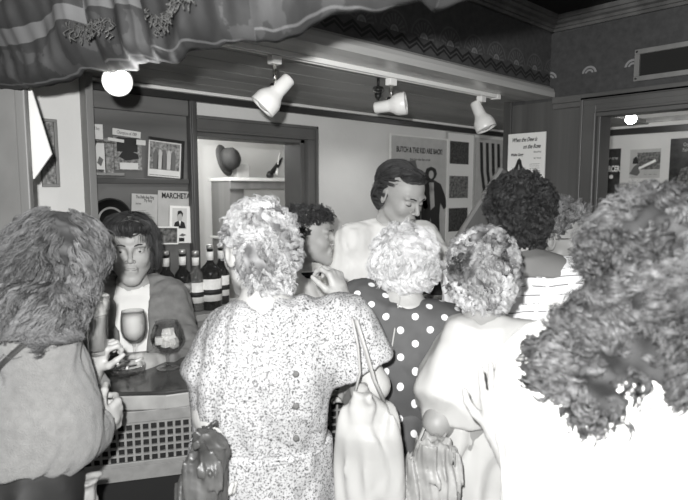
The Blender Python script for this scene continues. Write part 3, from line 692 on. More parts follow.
q = onY(290, 200, YK+.1); t = empty('shelf_ornament', (q[0], YK+.12, zsh-.44), .2, 'small dark ornament on the lower shelf at the right edge of the opening', 'ornament')
MB().extr([(-.03, .0), (.03, 0), (.03, .03), (.012, .035), (.008, .05), (-.012, .05), (-.016, .035), (-.03, .03)], -.06, .06, 0).build('body', 'black_metal', t, bevel=.003)
MB().tube([(-.04, -.0, .045), (.04, 0, .06)], .008, 8).build('bar', 'black_metal', t, True)
# ------------------------------------------------------------------ spotlights on the track
ty = 1.60
t0 = onY(112, 60, ty)[0]; t1 = onY(494, 100, ty)[0]
t = empty('lighting_track', (t0, ty, ZS), 0, 'long white lighting track under the papered valance, carrying the spotlights', 'light track')
b = MB(); b.box((0, -.018, -.022), (t1-t0, -.006, 0)); b.box((0, .006, -.022), (t1-t0, .018, 0)); b.box((0, -.006, -.008), (t1-t0, .006, 0)); b.build('rail', 'white_paint', t, bevel=.001)
MB().box((t1-t0, -.02, -.026), (t1-t0+.03, .02, 0)).build('end_cap', 'white_paint', t, bevel=.002)
LAMPS = []
def spot(u, v, aim, label, material='lamp_white', lit=None, s=1.0, kind='bell', stem=None):
    x = onY(u, v, ty)[0]; zc_ = onY(u, v, ty)[2]
    r = empty('spotlight', (x, ty, ZS-.023), 0, label, 'spotlight', 'spotlights on the track')
    MB().box((-.02, -.015, -.028), (.02, .015, 0)).build('adaptor', material, r, bevel=.003)
    zz = zc_-(ZS-.023)+.02; 
    MB().tube([(0, 0, -.026), (0, 0, zz)], .007, 10).build('stem', 'chrome', r, True)
    MB().tube([(-.014, 0, zz), (.014, 0, zz)], .011, 12).build('swivel', 'black_metal', r, True)
    d = unit(np.asarray(aim)); rot = Vector(-d).to_track_quat('Z', 'Y').to_euler()
    if kind == 'bell': pr = [(0, .075), (.018, .074), (.024, .068), (.026, .012), (.030, .0), (.040, -.014), (.047, -.03), (.048, -.062), (.046, -.066), (.042, -.062), (.040, -.03), (.02, -.01), (0, -.005)]
    h = MB().lathe([(a*s, c*s) for a, c in pr[::-1]], 32).build('lamp_shade', material, r, True, (0, 0, zz-.022), rot)
    bl = MB().lathe([(0, -.066*s), (.012*s, -.065*s), (.03*s, -.058*s), (.038*s, -.045*s), (.036*s, -.03*s), (.02*s, -.015*s), (0, -.012*s)][::1], 24).build('bulb', lit or 'paper_white', r, True, (0, 0, zz-.022), rot)
    return r
cam_d = lambda x: unit(np.array([-x, -ty, -.4]))
def cdir(r, up, f): return RT*r+np.array([0, 0, up])+FW*f
spot(119, 78, cdir(.28, -.35, -1), 'glowing white spotlight at the left end of the track, facing the room', lit='bulb', s=.82)
spot(275, 93, cdir(-.75, -.80, -.15), 'white spotlight tilted down to the left above the wide opening')
spot(391, 105, cdir(1.0, .12, -.25), 'white spotlight turned sideways to the right above the cowboy poster', s=.95)
spot(481, 116, cdir(.35, -.85, -.2), 'white spotlight pointing down at the right end of the track', s=1.05)
x, z = onY(378, 100, 1.72)[0], ZS
t = empty('wall_lamp', (x, 1.72, ZS), 0, 'small dark cone lamp hanging beside the sideways white spotlight', 'lamp')
MB().tube([(0, 0, 0), (0, 0, -.03)], .006, 8).build('stem', 'black_metal', t, True)
MB().lathe([(.006, -.03), (.022, -.035), (.026, -.05), (.016, -.062)], 20).build('lamp_shade', 'dark_glass', t, True)
MB().lathe([(.016, -.063), (.012, -.08), (.006, -.085), (.006, -.11), (.014, -.115), (.014, -.12), (0, -.121)], 20).build('holder', 'black_metal', t, True)
# bulb beyond the doorway
q = at(631, 119, 3.45); t = empty('ceiling_bulb', (q[0], q[1], q[2]), 0, 'bright round bulb glowing beyond the doorway on the right', 'light bulb')
MB().lathe([(0, -.03), (.018, -.026), (.03, -.01), (.032, 0), (.026, .018), (.014, .032), (.012, .045), (0, .046)], 24).build('glass', 'bulb_far', t, True)
MB().lathe([(.015, .047), (.016, .09), (.03, .10), (.03, 2.32-q[2]), (0, 2.32-q[2])], 20).build('holder', 'white_paint', t, True)
# ------------------------------------------------------------------ flat things on walls
def wallitem(name, box, plane, val, material, label, cat, th=.004, out=.002, roll=0, group=None, make=True):
    """box = u0,v0,u1,v1 read on the wall; returns object at the centre of its front, local x right, z up, -y out"""
    u0, v0, u1, v1 = box; f = onY if plane == 'Y' else onX
    A = f(u0, v0, val-out); B = f(u0, v1, val-out); Dd = f(u1, v0, val-out)
    w = abs(A[0]-Dd[0]) if plane == 'Y' else abs(A[1]-Dd[1]); h = abs(A[2]-B[2]); Dc = f(u1, v0, val-out)
    D2 = f(u1, v1, val-out); cz = (A[2]+B[2]+Dd[2]+D2[2])/4; h = (A[2]-B[2]+Dd[2]-D2[2])/2
    c = np.array([(A[0]+Dd[0])/2, val-out, cz]) if plane == 'Y' else np.array([val-out, (A[1]+Dd[1])/2, cz])
    rz = 0 if plane == 'Y' else -PI/2
    o = MB().box((-w/2, 0, -h/2), (w/2, th, h/2)).build(name, material, None, False, c, None)
    o.rotation_mode = 'ZYX' if False else 'XYZ'; o.rotation_euler = (0, roll, rz); tag(o, label, cat, group)
    return o, w, h
def sub(parent, name, x0, z0, x1, z1, material, y=-.0015, th=.0012):
    return MB().box((x0, y, z0), (x1, y+th, z1)).build(name, material, parent)
def poly(parent, name, pts, material, y=-.003, th=.0012):
    n = len(pts); V = [(p[0], y, p[1]) for p in pts]+[(p[0], y+th, p[1]) for p in pts]
    F = [tuple(range(n)), tuple(range(n, 2*n))[::-1]]+[(i, n+i, n+(i+1) % n, (i+1) % n) for i in range(n)]
    return mesh_obj(name, V, F, material, parent, False)
def frame(parent, w, h, t, d, material, name='frame'):
    b = MB()
    for lo, hi in (((-w/2-t, -d, h/2), (w/2+t, .004, h/2+t)), ((-w/2-t, -d, -h/2-t), (w/2+t, .004, -h/2)), ((-w/2-t, -d, -h/2), (-w/2, .004, h/2)), ((w/2, -d, -h/2), (w/2+t, .004, h/2))): b.box(lo, hi)
    return b.build(name, material, parent, bevel=.002)
FIG = [(-.10, 1.0), (-.13, .93), (-.1, .86), (-.06, .84), (-.22, .78), (-.30, .6), (-.36, .42), (-.26, .40), (-.2, .5), (-.2, .3), (-.22, 0), (-.04, 0), (0, .3), (.05, 0), (.22, 0), (.2, .3), (.22, .5), (.30, .40), (.38, .44), (.32, .62), (.22, .78), (.06, .84), (.1, .87), (.13, .93), (.10, 1.0), (0, 1.03)]
def figure(parent, x, z, s, w=1.0, hat=False):
    poly(parent, 'figure', [(x+a*s*w, z+c*s) for a, c in FIG], 'ink')
    poly(parent, 'face', [(x+.055*s*math.cos(a), z+.915*s+.06*s*math.sin(a)) for a in np.linspace(0, 2*PI, 12, endpoint=False)], 'paper_mid', y=-.0045)
    poly(parent, 'shirt_front', [(x-.05*s, z+.8*s), (x+.06*s, z+.8*s), (x+.09*s, z+.45*s), (x, z+.4*s)], 'paper_mid', y=-.0045)
    if hat: poly(parent, 'hat', [(x-.2*s, z+.985*s), (x-.1*s, z+1.0*s), (x-.07*s, z+1.1*s), (x+.06*s, z+1.11*s), (x+.1*s, z+1.0*s), (x+.2*s, z+.97*s), (x, z+.955*s)], 'ink_grey', y=-.0048)
# cowboy poster: large panel with a pale surround
o, w, h = wallitem('film_poster', (391, 138, 447, 262), 'Y', YB, 'paper_mid', 'tall grey poster of two figures in hat and long coats behind the bartender', 'poster', th=.004, out=.014)
frame(o, w, h, .012, .006, 'white_wall', 'surround')
text('BUTCH & THE KID ARE BACK!', .05, w*.82, o, (0, -.001, h*.5-.10), 'ink', bold=.0012)
text('Just for the fun of it!', .022, w*.36, o, (.0, -.001, h*.5-.15), 'ink')
figure(o, -w*.14, -h*.30, h*.56, .95, True); figure(o, w*.2, -h*.30, h*.56, 1.05)
poly(o, 'ground_clutter', [(-w*.2, -h*.30), (w*.36, -h*.30), (w*.3, -h*.14), (w*.18, -h*.2), (w*.1, -h*.08), (w*.02, -h*.2), (-w*.1, -h*.12)], 'photo', y=-.0025)
# mount with three photographs
o, w, h = wallitem('picture_mount', (448, 134, 474, 262), 'Y', YB, 'white_wall', 'tall pale mount holding three dark photographs in a column', 'picture', th=.005, out=.012)
for k, (v0, v1, mt) in enumerate(((141.5, 164, 'photo_dark'), (176, 198, 'photo'), (208, 231, 'photo_dark'))):
    zA = onY(458, v0, YB-.012)[2]-o.location.z; zB = onY(458, v1, YB-.012)[2]-o.location.z; sub(o, 'photograph', -w*.42, zB, w*.30, zA, mt)
frame(o, w, h, .008, .004, 'paper_mid', 'surround')
# picture with curved stripes
o, w, h = wallitem('striped_picture', (476, 139, 506, 245), 'Y', YB, 'paper_mid', 'poster of dark curved stripes at the right end of the back wall', 'poster', th=.004, out=.012)
for k in range(4):
    x = -w*.38+k*w*.19; poly(o, 'stripe', [(x, h*.46), (x+w*.09, h*.46), (x+w*.13, h*.2), (x+w*.26, -h*.05), (x+w*.17, -h*.05), (x+w*.04, h*.2)], 'ink')
# song sheet on the panelling
o, w, h = wallitem('song_sheet', (508.5, 133, 546, 192), 'X', XR, 'paper_white', 'white song sheet on the dark panelling right of the spotlights', 'sheet music', th=.006, out=.016)
text('When the Dew is', .03, w*.66, o, (-w*.06, -.001, h*.36), 'ink', shear=.4, bold=.0006); text('on the Rose', .03, w*.46, o, (w*.14, -.001, h*.24), 'ink', shear=.4, bold=.0006)
text('Waltz Song', .02, w*.34, o, (-w*.25, -.001, h*.12), 'ink', shear=.4, bold=.0006); text('Words & Music', .014, w*.2, o, (w*.3, -.001, h*.16), 'ink_grey'); text('by J. Wood', .012, w*.18, o, (w*.3, -.001, h*.06), 'ink_grey')
poly(o, 'rose_bud', [(-w*.34, -h*.24), (-w*.35, -h*.14), (-w*.28, -h*.06), (-w*.22, h*.05), (-w*.17, h*.08), (-w*.12, h*.04), (-w*.08, -h*.08), (-w*.04, -h*.16), (-w*.08, -h*.24)], 'ink')
poly(o, 'petal', [(-w*.22, -h*.26), (-w*.18, -h*.02), (-w*.15, -h*.1), (-w*.14, -h*.24)], 'paper_mid', y=-.0045)
poly(o, 'leaf', [(w*.15, -h*.2), (w*.3, -h*.17), (w*.36, -h*.19), (w*.36, -h*.24), (w*.2, -h*.23)], 'ink')
for k in range(3): sub(o, 'staff_line', w*.1, -h*(.03+.035*k), w*.36, -h*(.024+.035*k), 'ink_grey')
# glazed panel in the papered band
o, w, h = wallitem('glazed_panel', (641, 47, 735, 70), 'X', XR, 'window_dark', 'long dark glazed panel in a pale frame high above the doorway', 'panel', th=.006, out=.008)
frame(o, w, h, .022, .012, 'post_wood')
for a in (-1, 1):
    for c in (-1, 1): MB().lathe([(0, 0), (.004, .001), (.005, .003), (0, .004)][::-1], 10).build('screw', 'black_metal', o, True, (a*(w/2+.011), -.012, c*(h/2+.011)), (PI/2, 0, 0))
sub(o, 'glass_reflection_card', -w*.3, -h*.25, -w*.18, h*.1, 'photo_mid') if False else None
# beyond the doorway
o, w, h = wallitem('boxing_poster', (596, 149, 621, 215), 'X', XF, 'poster_dark', 'dark poster lettered RCER at the left edge of the doorway', 'poster', out=.004)
text('RCER', .06, w*.46, o, (w*.26, -.001, h*.16), 'paper_white', bold=.002); text('the new', .03, w*.45, o, (w*.18, -.001, h*.34), 'paper_mid', bold=.001); text('• ●', .04, w*.3, o, (w*.1, -.001, h*.05), 'paper_white')
o, w, h = wallitem('framed_drawing', (630.5, 149, 661, 178), 'X', XF, 'paper_mid', 'small picture of a dark hatted figure with a long pale pole, beyond the doorway', 'picture', out=.004)
sub(o, 'dark_ground', -w*.25, -h*.2, w*.5, h*.38, 'photo'); poly(o, 'pole', [(-w*.2, -h*.22), (-w*.18, -h*.12), (w*.34, h*.14), (w*.38, h*.06)], 'paper_white')
poly(o, 'hat', [(-w*.4, h*.0), (-w*.38, h*.18), (-w*.28, h*.26), (-w*.22, h*.1), (-w*.2, h*.0)], 'ink'); poly(o, 'body', [(-w*.5, -h*.35), (-w*.34, -h*.08), (-w*.24, -h*.02), (-w*.14, -h*.3), (-w*.22, -h*.42)], 'ink_grey')
text('~ ~ ~', .03, w*.4, o, (w*.2, -.001, -h*.42), 'ink_grey')
o, w, h = wallitem('concert_poster', (671, 137, 735, 240), 'X', XF, 'poster_dark', 'large dark poster at the right edge of the photo, beyond the doorway', 'poster', out=.004)
text('Crystal\nFair Isle', .035, w*.18, o, (-w*.2, -.001, h*.42), 'paper_mid'); poly(o, 'pale_shape', [(-w*.38, h*.05), (-w*.3, h*.2), (-w*.2, h*.22), (-w*.1, h*.02), (-w*.24, -h*.1)], 'photo')
# picture and pennants on the white wall at left
o, w, h = wallitem('framed_picture', (42, 122, 53, 184), 'Y', YB-.03, 'photo_mid', 'tall framed picture on the white wall at the far left', 'picture', out=.008)
frame(o, w, h, .012, .012, 'post_wood')
q0 = at(31, 97, 1.86); q1 = at(52, 154, 1.86); q2 = at(34, 180, 1.86)
def pennant(pts, label):
    pts = [np.array(p) for p in pts]; c = sum(pts)/len(pts); n = FW*.006; V = [p-c for p in pts]+[p-c+n for p in pts]; k = len(pts)
    F = [tuple(range(k)), tuple(range(k, 2*k))[::-1]]+[(i, k+i, k+(i+1) % k, (i+1) % k) for i in range(k)]
    o = mesh_obj('pennant', V, F, 'white_paint', None, False, c); tag(o, label, 'pennant'); return o
D_ = 1.80
pennant([at(24, 88, D_), at(31, 88, D_), at(51.5, 154, D_), at(34, 179, D_), at(24, 179, D_)], 'white pointed panel jutting out beside the grey post, above the other one')
pennant([at(24, 207, D_), at(33, 208, D_), at(49, 224, D_), at(60, 262, D_), at(24, 262, D_)], 'lower white pointed panel behind the long-haired woman')
# ------------------------------------------------------------------ pictures on the shelving
Yp = YB-.022
o, w, h = wallitem('picture_card', (90, 124, 102.5, 139), 'Y', Yp, 'paper', 'small pale card at the top left of the shelving', 'card'); text('The', .02, w*.45, o, (0, -.001, h*.1), 'ink_grey')
o, w, h = wallitem('picture_card', (92, 143, 105, 176), 'Y', Yp, 'paper', 'tall card with a dark drawing, below the small pale card', 'card'); poly(o, 'drawing', [(-w*.2, -h*.1), (0, h*.1), (w*.3, 0), (w*.1, -h*.2)], 'ink_grey'); sub(o, 'drawing', -w*.3, -h*.45, w*.35, -h*.3, 'photo')
t = empty('hanging_hook', onY(96, 141, Yp-.02), 0, 'thin metal rod with a dark strap hanging over the left cards', 'hook')
MB().tube([(-.03, 0, 0), (.08, 0, -.004)], .003, 8).build('rod', 'chrome', t, True); MB().tube([(.0, 0, 0), (-.022, 0, -.06), (-.01, 0, -.13)], .0045, 8).build('strap', 'leather', t, True)
o, w, h = wallitem('cover_picture', (104, 138, 113, 176), 'Y', Yp, 'photo_mid', 'narrow dark picture between the tall card and the banner picture', 'picture')
o, w, h = wallitem('postcard_picture', (113.5, 137, 141, 170), 'Y', Yp, 'photo_mid', 'magazine picture of a dark car shape under a paper banner', 'picture', out=.006)
sub(o, 'dark_ground', -w*.4, h*.05, w*.35, h*.48, 'ink'); poly(o, 'car', [(-w*.35, -h*.1), (-w*.2, h*.06), (w*.1, h*.08), (w*.35, -h*.02), (w*.38, -h*.15), (-w*.1, -h*.22)], 'ink', y=-.004); sub(o, 'sheet', -w*.32, -h*.48, w*.35, -h*.28, 'paper')
o, w, h = wallitem('paper_banner', (112.5, 130, 140.5, 136.5), 'Y', Yp, 'paper', 'narrow pale lettered paper banner above the magazine picture', 'banner', out=.01, roll=.08); text('Champions of 1989', .02, w*.7, o, (0, -.001, -h*.25), 'ink_grey')
o, w, h = wallitem('paper_strip', (108, 138.5, 124, 141.5), 'Y', Yp, 'paper', 'plain pale paper strip just under the left end of the banner', 'strip', out=.012, roll=.1)
o, w, h = wallitem('paper_tag', (136.5, 140, 145.5, 145), 'Y', Yp, 'paper', 'small pale tag at the corner of the black-framed photograph', 'tag', out=.02, roll=.05)
o, w, h = wallitem('framed_photograph', (149, 143, 179, 176), 'Y', Yp, 'photo_mid', 'black-framed photograph of a standing group on the upper shelf', 'photograph', out=.014, roll=.07)
frame(o, w, h, .006, .003, 'paper'); 
b = MB()
for lo, hi in (((-w/2-.006, -.006, h/2+.007), (w/2+.02, .006, h/2+.02)), ((w/2+.007, -.006, -h/2-.006), (w/2+.02, .006, h/2+.007))): b.box(lo, hi)
b.build('frame', 'black_metal', o, bevel=.001)
for k, x in enumerate((-.3, -.16, -.02, .13, .28)): poly(o, 'figure', [(x*w-.09*w, -h*.3), (x*w-.08*w, h*.12), (x*w-.03*w, h*.28), (x*w+.03*w, h*.28), (x*w+.08*w, h*.12), (x*w+.08*w, -h*.3)], ('ink_grey', 'paper_mid')[k % 2], y=-.0022)
sub(o, 'foreground', -w*.5, -h*.48, w*.5, -h*.32, 'paper')
o = MB().lathe([(0, .008), (.070, .008), (.085, .004), (.092, .010), (.096, .008), (.096, 0), (0, 0)][::-1], 48).build('round_tray', 'post_wood', None, True, onY(110, 220, Yp-.008), (-PI/2*0, 0, 0))
o.rotation_euler = (-PI/2*-1, 0, 0); tag(o, 'round embossed dark tray leaning behind the dark-haired woman', 'tray')
MB().lathe([(.095, .011), (.091, .014), (.087, .010)], 48).build('rim', 'black_metal', o, True); MB().lathe([(.060, .0085), (.055, .012), (.03, .0085)], 40).build('embossed_ring', 'post_wood', o, True)
o, w, h = wallitem('lettered_sheet', (131, 194, 157, 227), 'Y', Yp, 'paper_mid', 'plain grey lettered sheet pinned above the dark-haired woman', 'sheet', roll=.05, out=.005)
text('The Bells that Ring', .02, w*.7, o, (0, -.001, h*.36), 'ink'); text('My Boy', .02, w*.3, o, (w*.12, -.001, h*.26), 'ink'); text('Refrain', .012, w*.2, o, (-w*.25, -.001, h*.18), 'ink_grey')
o, w, h = wallitem('song_cover', (157, 191, 191, 243), 'Y', Yp, 'paper_mid', 'grey song cover lettered MARCHETA behind the white pages', 'sheet music', roll=.04, out=.003)
text('MARCHETA', .035, w*.84, o, (w*.02, -.001, h*.36), 'ink', bold=.001)
o, w, h = wallitem('song_page', (169, 206, 193, 243), 'Y', Yp, 'paper_white', 'white page with a portrait of a suited man, right side of the shelving', 'page', roll=.06, out=.013)
sub(o, 'portrait_ground', -w*.40, -h*.12, w*.2, h*.44, 'paper'); poly(o, 'suit', [(-w*.34, -h*.1), (-w*.3, h*.05), (-w*.1, h*.12), (w*.1, h*.05), (w*.16, -h*.1)], 'ink')
poly(o, 'face', [(-w*.1+.1*w*math.cos(a), h*.2+.12*h*math.sin(a)) for a in np.linspace(0, 2*PI, 14, endpoint=False)], 'paper_mid', y=-.004)
poly(o, 'hair', [(-w*.21, h*.22), (-w*.19, h*.36), (-w*.06, h*.38), (w*.02, h*.3), (0, h*.2), (-w*.05, h*.3), (-w*.16, h*.28)], 'ink', y=-.0052)
poly(o, 'shirt_front', [(-w*.14, h*.1), (-w*.05, h*.1), (-w*.09, -h*.04)], 'paper_white', y=-.0045)
poly(o, 'flower', [(-w*.1, -h*.3), (w*.02, -h*.24), (w*.2, -h*.28), (w*.05, -h*.32)], 'ink_grey'); sub(o, 'emblem', -w*.1, -h*.46, w*.12, -h*.36, 'ink')
o, w, h = wallitem('group_photograph', (153.5, 228, 177, 243), 'Y', Yp, 'photo', 'white-bordered dark photograph below the MARCHETA cover', 'photograph', roll=.05, out=.02); frame(o, w, h, .007, .002, 'paper_white', 'border')
# ------------------------------------------------------------------ bottles
def bottle(u, label, kind=0, H=.27, y=YB-.16, glass='dark_glass', neck='bottle_label', vb=None):
    x = onY(u, 300, y)[0]; r = empty('bottle', (x, y, zb2+.001), rng.uniform(0, 6), label, 'bottle', 'spirit bottles behind the bar'); R_ = .036 if kind != 2 else .05
    pr = [(0, 0), (R_*.95, 0), (R_, .006), (R_, H*.56), (R_*.92, H*.62), (R_*.45, H*.70), (.0145, H*.74), (.0135, H*.92), (0.0145, H*.925), (.0145, H*.94), (0, H*.941)]
    MB().lathe(pr, 28).build('glass', glass, r, True)
    MB().lathe([(R_+.0006, H*.14), (R_+.0012, H*.14), (R_+.0012, H*.48), (R_+.0006, H*.48)], 28).build('label', ('photo_mid', 'bottle_label', 'bottle_label')[kind], r, True)
    sub_ = MB().lathe([(R_+.0016, H*.24), (R_+.0022, H*.24), (R_+.0022, H*.32), (R_+.0016, H*.32)], 28).build('label_band', 'ink', r, True)
    MB().lathe([(.0150, H*.76), (.0160, H*.76), (.0158, H*.89), (.0150, H*.89)], 20).build('neck_label', neck, r, True)
    MB().lathe([(.0152, H*.935), (.0155, H*.99), (.012, H), (0, H)], 20).build('cap', 'bottle_cap', r, True); return r
bottle(152, 'bottle with a white neck label, closest to the dark-haired woman', 0, .275)
bottle(167, 'second bottle of the row, silver capped with a pale neck label', 1, .285, neck='paper')
bottle(183.5, 'tall dark bottle in the middle of the row with a pale neck', 0, .285)
bottle(196.5, 'clear bottle with pale label and bright neck, just left of the wide bottle', 1, .275, glass='pale_glass')
bottle(211, 'wide white-labelled bottle near the right end of the row', 2, .30, y=YB-.17)
bottle(222, 'slim dark bottle at the right end of the row', 1, .29, y=YB-.09)
# ------------------------------------------------------------------ the bar
zt = 1.05; A = onZ(70, 394, zt); A2 = onZ(100, 393.5, zt); B = onZ(166, 391.5, zt); Cc = onZ(196, 387.5, zt)
dd = unit(Cc[:2]-B[:2]); D = B[:2]+dd*1.75; nn = np.array([-dd[1], dd[0]]); nn = nn if nn@FW[:2] > 0 else -nn
pl = [A[:2]+(A[:2]-A2[:2])*1.0, B[:2], D, D+nn*.42, B[:2]+nn*.46+dd*.1, A[:2]+(A[:2]-A2[:2])*1.0+nn*.60]
c0 = B[:2]; loc = (c0[0], c0[1], 0); PL = [tuple(p-c0) for p in pl]
t = empty('bar_counter', loc, 0, 'long wooden bar counter with an angled corner and a grille front', 'bar counter')
MB().prism(PL, zt-.012, zt).build('counter_top', 'counter_top', t, bevel=.004)
inn = [tuple((np.array(p)+nn*.004*(1 if i < 3 else -1))) for i, p in enumerate(PL)]
MB().prism(inn, zt-.058, zt-.013).build('counter_edge', 'counter_edge', t, bevel=.004)
ga = onZ(80, 417, zt-.06)[:2]-c0; gb = np.array(PL[1])+dd*.5; gd = unit((onZ(193, 406, zt-.06)[:2]-c0)-ga); gb = ga+gd*.55; gn = np.array([-gd[1], gd[0]])
gn = gn if gn@FW[:2] > 0 else -gn; L_ = .95; gang = math.atan2(gd[1], gd[0])
f = empty('grille_front', (ga[0], ga[1], 0), gang, None); f.parent = t; 
gz0, gz1 = .775, zt-.06; b = MB()
for lo, hi in (((0, 0, gz1-.035), (L_, .02, gz1)), ((0, 0, gz0), (L_, .02, gz0+.045)), ((0, -.004, gz0+.045), (L_, .004, gz0+.06))): b.box(lo, hi)
fo = b.build('grille_rail', 'grille', f, bevel=.002)
b = MB(); n = int(L_/.0235)
for i in range(n+1): b.box((i*.0235, .004, gz0+.05), (i*.0235+.007, .010, gz1-.03))
k = 0; z = gz0+.075
while z < gz1-.04: b.box((0, .003, z), (L_, .011, z+.006)); z += .0245
b.build('lattice', 'grille', f)
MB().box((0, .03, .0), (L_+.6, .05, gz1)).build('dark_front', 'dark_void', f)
# beer taps on the bar behind the crowd
q = at(432, 300, 2.17); t = empty('beer_tap', (q[0], q[1], zt+.001), .7, 'dark shiny beer tap on the bar between the two light-haired women', 'beer tap')
MB().lathe([(0, 0), (.06, 0), (.062, .02), (.045, .03), (.045, .16), (.06, .18), (.062, .24), (.05, .26), (0, .262)], 28).build('column', 'black_metal', t, True)
MB().lathe([(.0465, .09), (.049, .095), (.049, .105), (.0465, .11)], 28).build('chrome_band', 'chrome', t, True)
MB().lathe([(.0625, .19), (.065, .195), (.065, .205), (.0625, .21)], 28).build('chrome_band', 'chrome', t, True)
MB().tube([(0, 0, .26), (0, 0, .31), (.01, -.01, .39)], [.008, .011, .014], 10).build('handle', 'black_metal', t, True)
MB().tube([(0, -.04, .2), (0, -.10, .2), (0, -.11, .16)], .008, 8).build('spout', 'chrome', t, True)
# dark board leaning behind the crowd
q0 = at(458, 240, 2.75); q1 = at(503, 169, 2.75); al = unit(q1-q0); nrm = unit(np.cross(al, FW)); nrm = nrm if nrm@RT > 0 else -nrm
L1 = np.linalg.norm(q1-q0); c = q0; th = FW*.03; wv = nrm*.26
V = [c-al*.5, c+al*L1, c+al*L1+wv, c-al*.5+wv]; V = [v-c for v in V]+[v-c+th for v in V]; F = [(0, 1, 2, 3), (7, 6, 5, 4), (0, 4, 5, 1), (1, 5, 6, 2), (2, 6, 7, 3), (3, 7, 4, 0)]
t = empty('easel_board', c, 0, 'dark slanted board with a pale edge rising behind the dark-curled man', 'board'); mesh_obj('panel', V, F, 'panel_wood', t, False)
V = [c-al*.5-nrm*.016, c+al*L1-nrm*.016, c+al*L1-nrm*.001, c-al*.5-nrm*.001]; V = [v-c-FW*.006 for v in V]+[v-c+th for v in V]; mesh_obj('edge_strip', V, F, 'post_wood', t, False)
# ------------------------------------------------------------------ glasses on the bar
q = onZ(135, 369, zt); t = empty('wine_glass', (q[0], q[1], zt+.001), 0, 'stemmed wine glass with a pale drink in front of the dark-haired woman', 'glass')
wp = [(0, .002), (.034, .0), (.035, .002), (.012, .006), (.005, .012), (.004, .075), (.006, .085), (.02, .095), (.035, .112), (.041, .135), (.0405, .17), (.036, .20), (.035, .2), (.0385, .17), (.0385, .135), (.033, .115), (.018, .099), (0, .096)]
MB().lathe(wp, 32).build('bowl', 'glass', t, True); MB().lathe([(0, .097), (.017, .1), (.0325, .116), (.0375, .135), (.0378, .172), (.0352, .188), (0, .188)], 32).build('drink', 'liquid', t, True)
q = onZ(168, 368, zt); t = empty('brandy_glass', (q[0], q[1], zt+.001), 0, 'wide round stemmed glass full of ice on the bar corner', 'glass')
gp = [(0, .002), (.036, 0), (.037, .002), (.012, .006), (.005, .012), (.005, .04), (.012, .05), (.035, .062), (.052, .085), (.055, .105), (.048, .135), (.038, .16), (.037, .16), (.0465, .134), (.0530, .105), (.050, .086), (.034, .065), (.01, .054), (0, .053)]
MB().lathe(gp, 36).build('bowl', 'glass', t, True)
for i in range(11):
    a = rng.uniform(0, 6.28); r_ = rng.uniform(.0, .030); z = .078+.052*i/11; s_ = .0125
    o = MB().box((-s_, -s_, -s_), (s_, s_, s_)).build('ice_cube', 'ice', t, False, (r_*math.cos(a), r_*math.sin(a), z), tuple(rng.uniform(0, 3, 3)), bevel=.003)
q = onZ(128, 374, zt); t = empty('glass_ashtray', (q[0], q[1], zt+.001), 0, 'low glass ashtray beside the wine glass stem', 'ashtray')
MB().lathe([(0, .0), (.04, 0), (.052, .006), (.058, .028), (.053, .030), (.046, .012), (0, .009)], 10).build('dish', 'glass', t, True)
for a in range(3): MB().tube([(.03*math.cos(a*2+.3), .03*math.sin(a*2+.3), .033), (.062*math.cos(a*2+.3), .062*math.sin(a*2+.3), .036)], .004, 8).build('cigarette', 'white_paint', t, True)
# ------------------------------------------------------------------ canopy of draped cloth
bot = [(-90, 98, 1.72), (-20, 90, 1.66), (15, 92, 1.62), (35, 93, 1.58), (80, 76, 1.50), (110, 72, 1.42), (140, 64, 1.32), (170, 65, 1.25), (190, 53, 1.2), (225, 50, 1.14), (270, 42, 1.06), (290, 33, 1.03), (320, 18, .98), (360, 12, .94), (432, 4, .88), (500, -8, .83), (580, -30, .8)]
NS, NT = 420, 70; ss = np.linspace(0, len(bot)-1, NS); bb = np.array(bot); bu = np.interp(ss, range(len(bot)), bb[:, 0]); bv = np.interp(ss, range(len(bot)), bb[:, 1]); bd = np.interp(ss, range(len(bot)), bb[:, 2])
sm = np.ones(5)/5; bvs = np.convolve(np.pad(bv, 2, mode='edge'), sm, 'valid')
V = []; UV = []
ln = 0; prev = None
for i in range(NS):
    Bp = at(bu[i], bvs[i], bd[i]); 
    if prev is not None: ln += np.linalg.norm(Bp-prev)
    prev = Bp; ztop = ZC-.01; ph = ln*19+1.3*math.sin(ln*7); saw = (ph/6.283) % 1; pleat = (.04*(saw**1.5)-.03 if saw < .85 else .04*(.85**1.5)*(1-saw)/.15-.03)+.012*math.sin(ph*2.3+1)+.004*math.sin(ln*110)
    top = Bp-FW*(-.10)-RT*.02; 
    for j in range(NT):
        t_ = j/(NT-1); z = ztop+(Bp[2]-ztop)*t_; sw = t_**.8
        sag = math.sin(ln*9+t_*3)*.018*t_; off = (-FW*.10*(math.sin(t_*PI)*.5+t_*1.0)+FW*.10)*1.0
        lip = max(0, (t_-.90)/.10); roll_ = FW*(.05*lip**2)+np.array([0, 0, .02*lip**2])
        cres = .010*math.sin(t_*23+math.sin(ln*11)*2.2)*(.3+t_)
        p = np.array([Bp[0], Bp[1], z])+off-FW*.40*(1-t_)**1.2-FW*(pleat*(.35+.8*sw)+sag+cres)+roll_
        V.append(p); UV.append((ln, (z-Bp[2])+.01*math.sin(ln*5)+.03*(saw-.5)))
idx = np.arange(NS*NT).reshape(NS, NT); Q = np.stack([idx[:-1, :-1], idx[:-1, 1:], idx[1:, 1:], idx[1:, :-1]], -1).reshape(-1, 4)
V = np.array(V); c = V.mean(0)
t = empty('fabric_canopy', c, 0, 'dark striped patterned cloth draped from the ceiling across the top left', 'drapery')
o = mesh_obj('cloth', V-c, Q, 'canopy', t); uv = o.data.uv_layers.new(name='wrap'); li = np.zeros(len(o.data.loops), np.int32); o.data.loops.foreach_get('vertex_index', li); uv.data.foreach_set('uv', np.array(UV)[li].astype(np.float32).ravel())
md = o.modifiers.new('thickness', 'SOLIDIFY'); md.thickness = .004
b = MB()
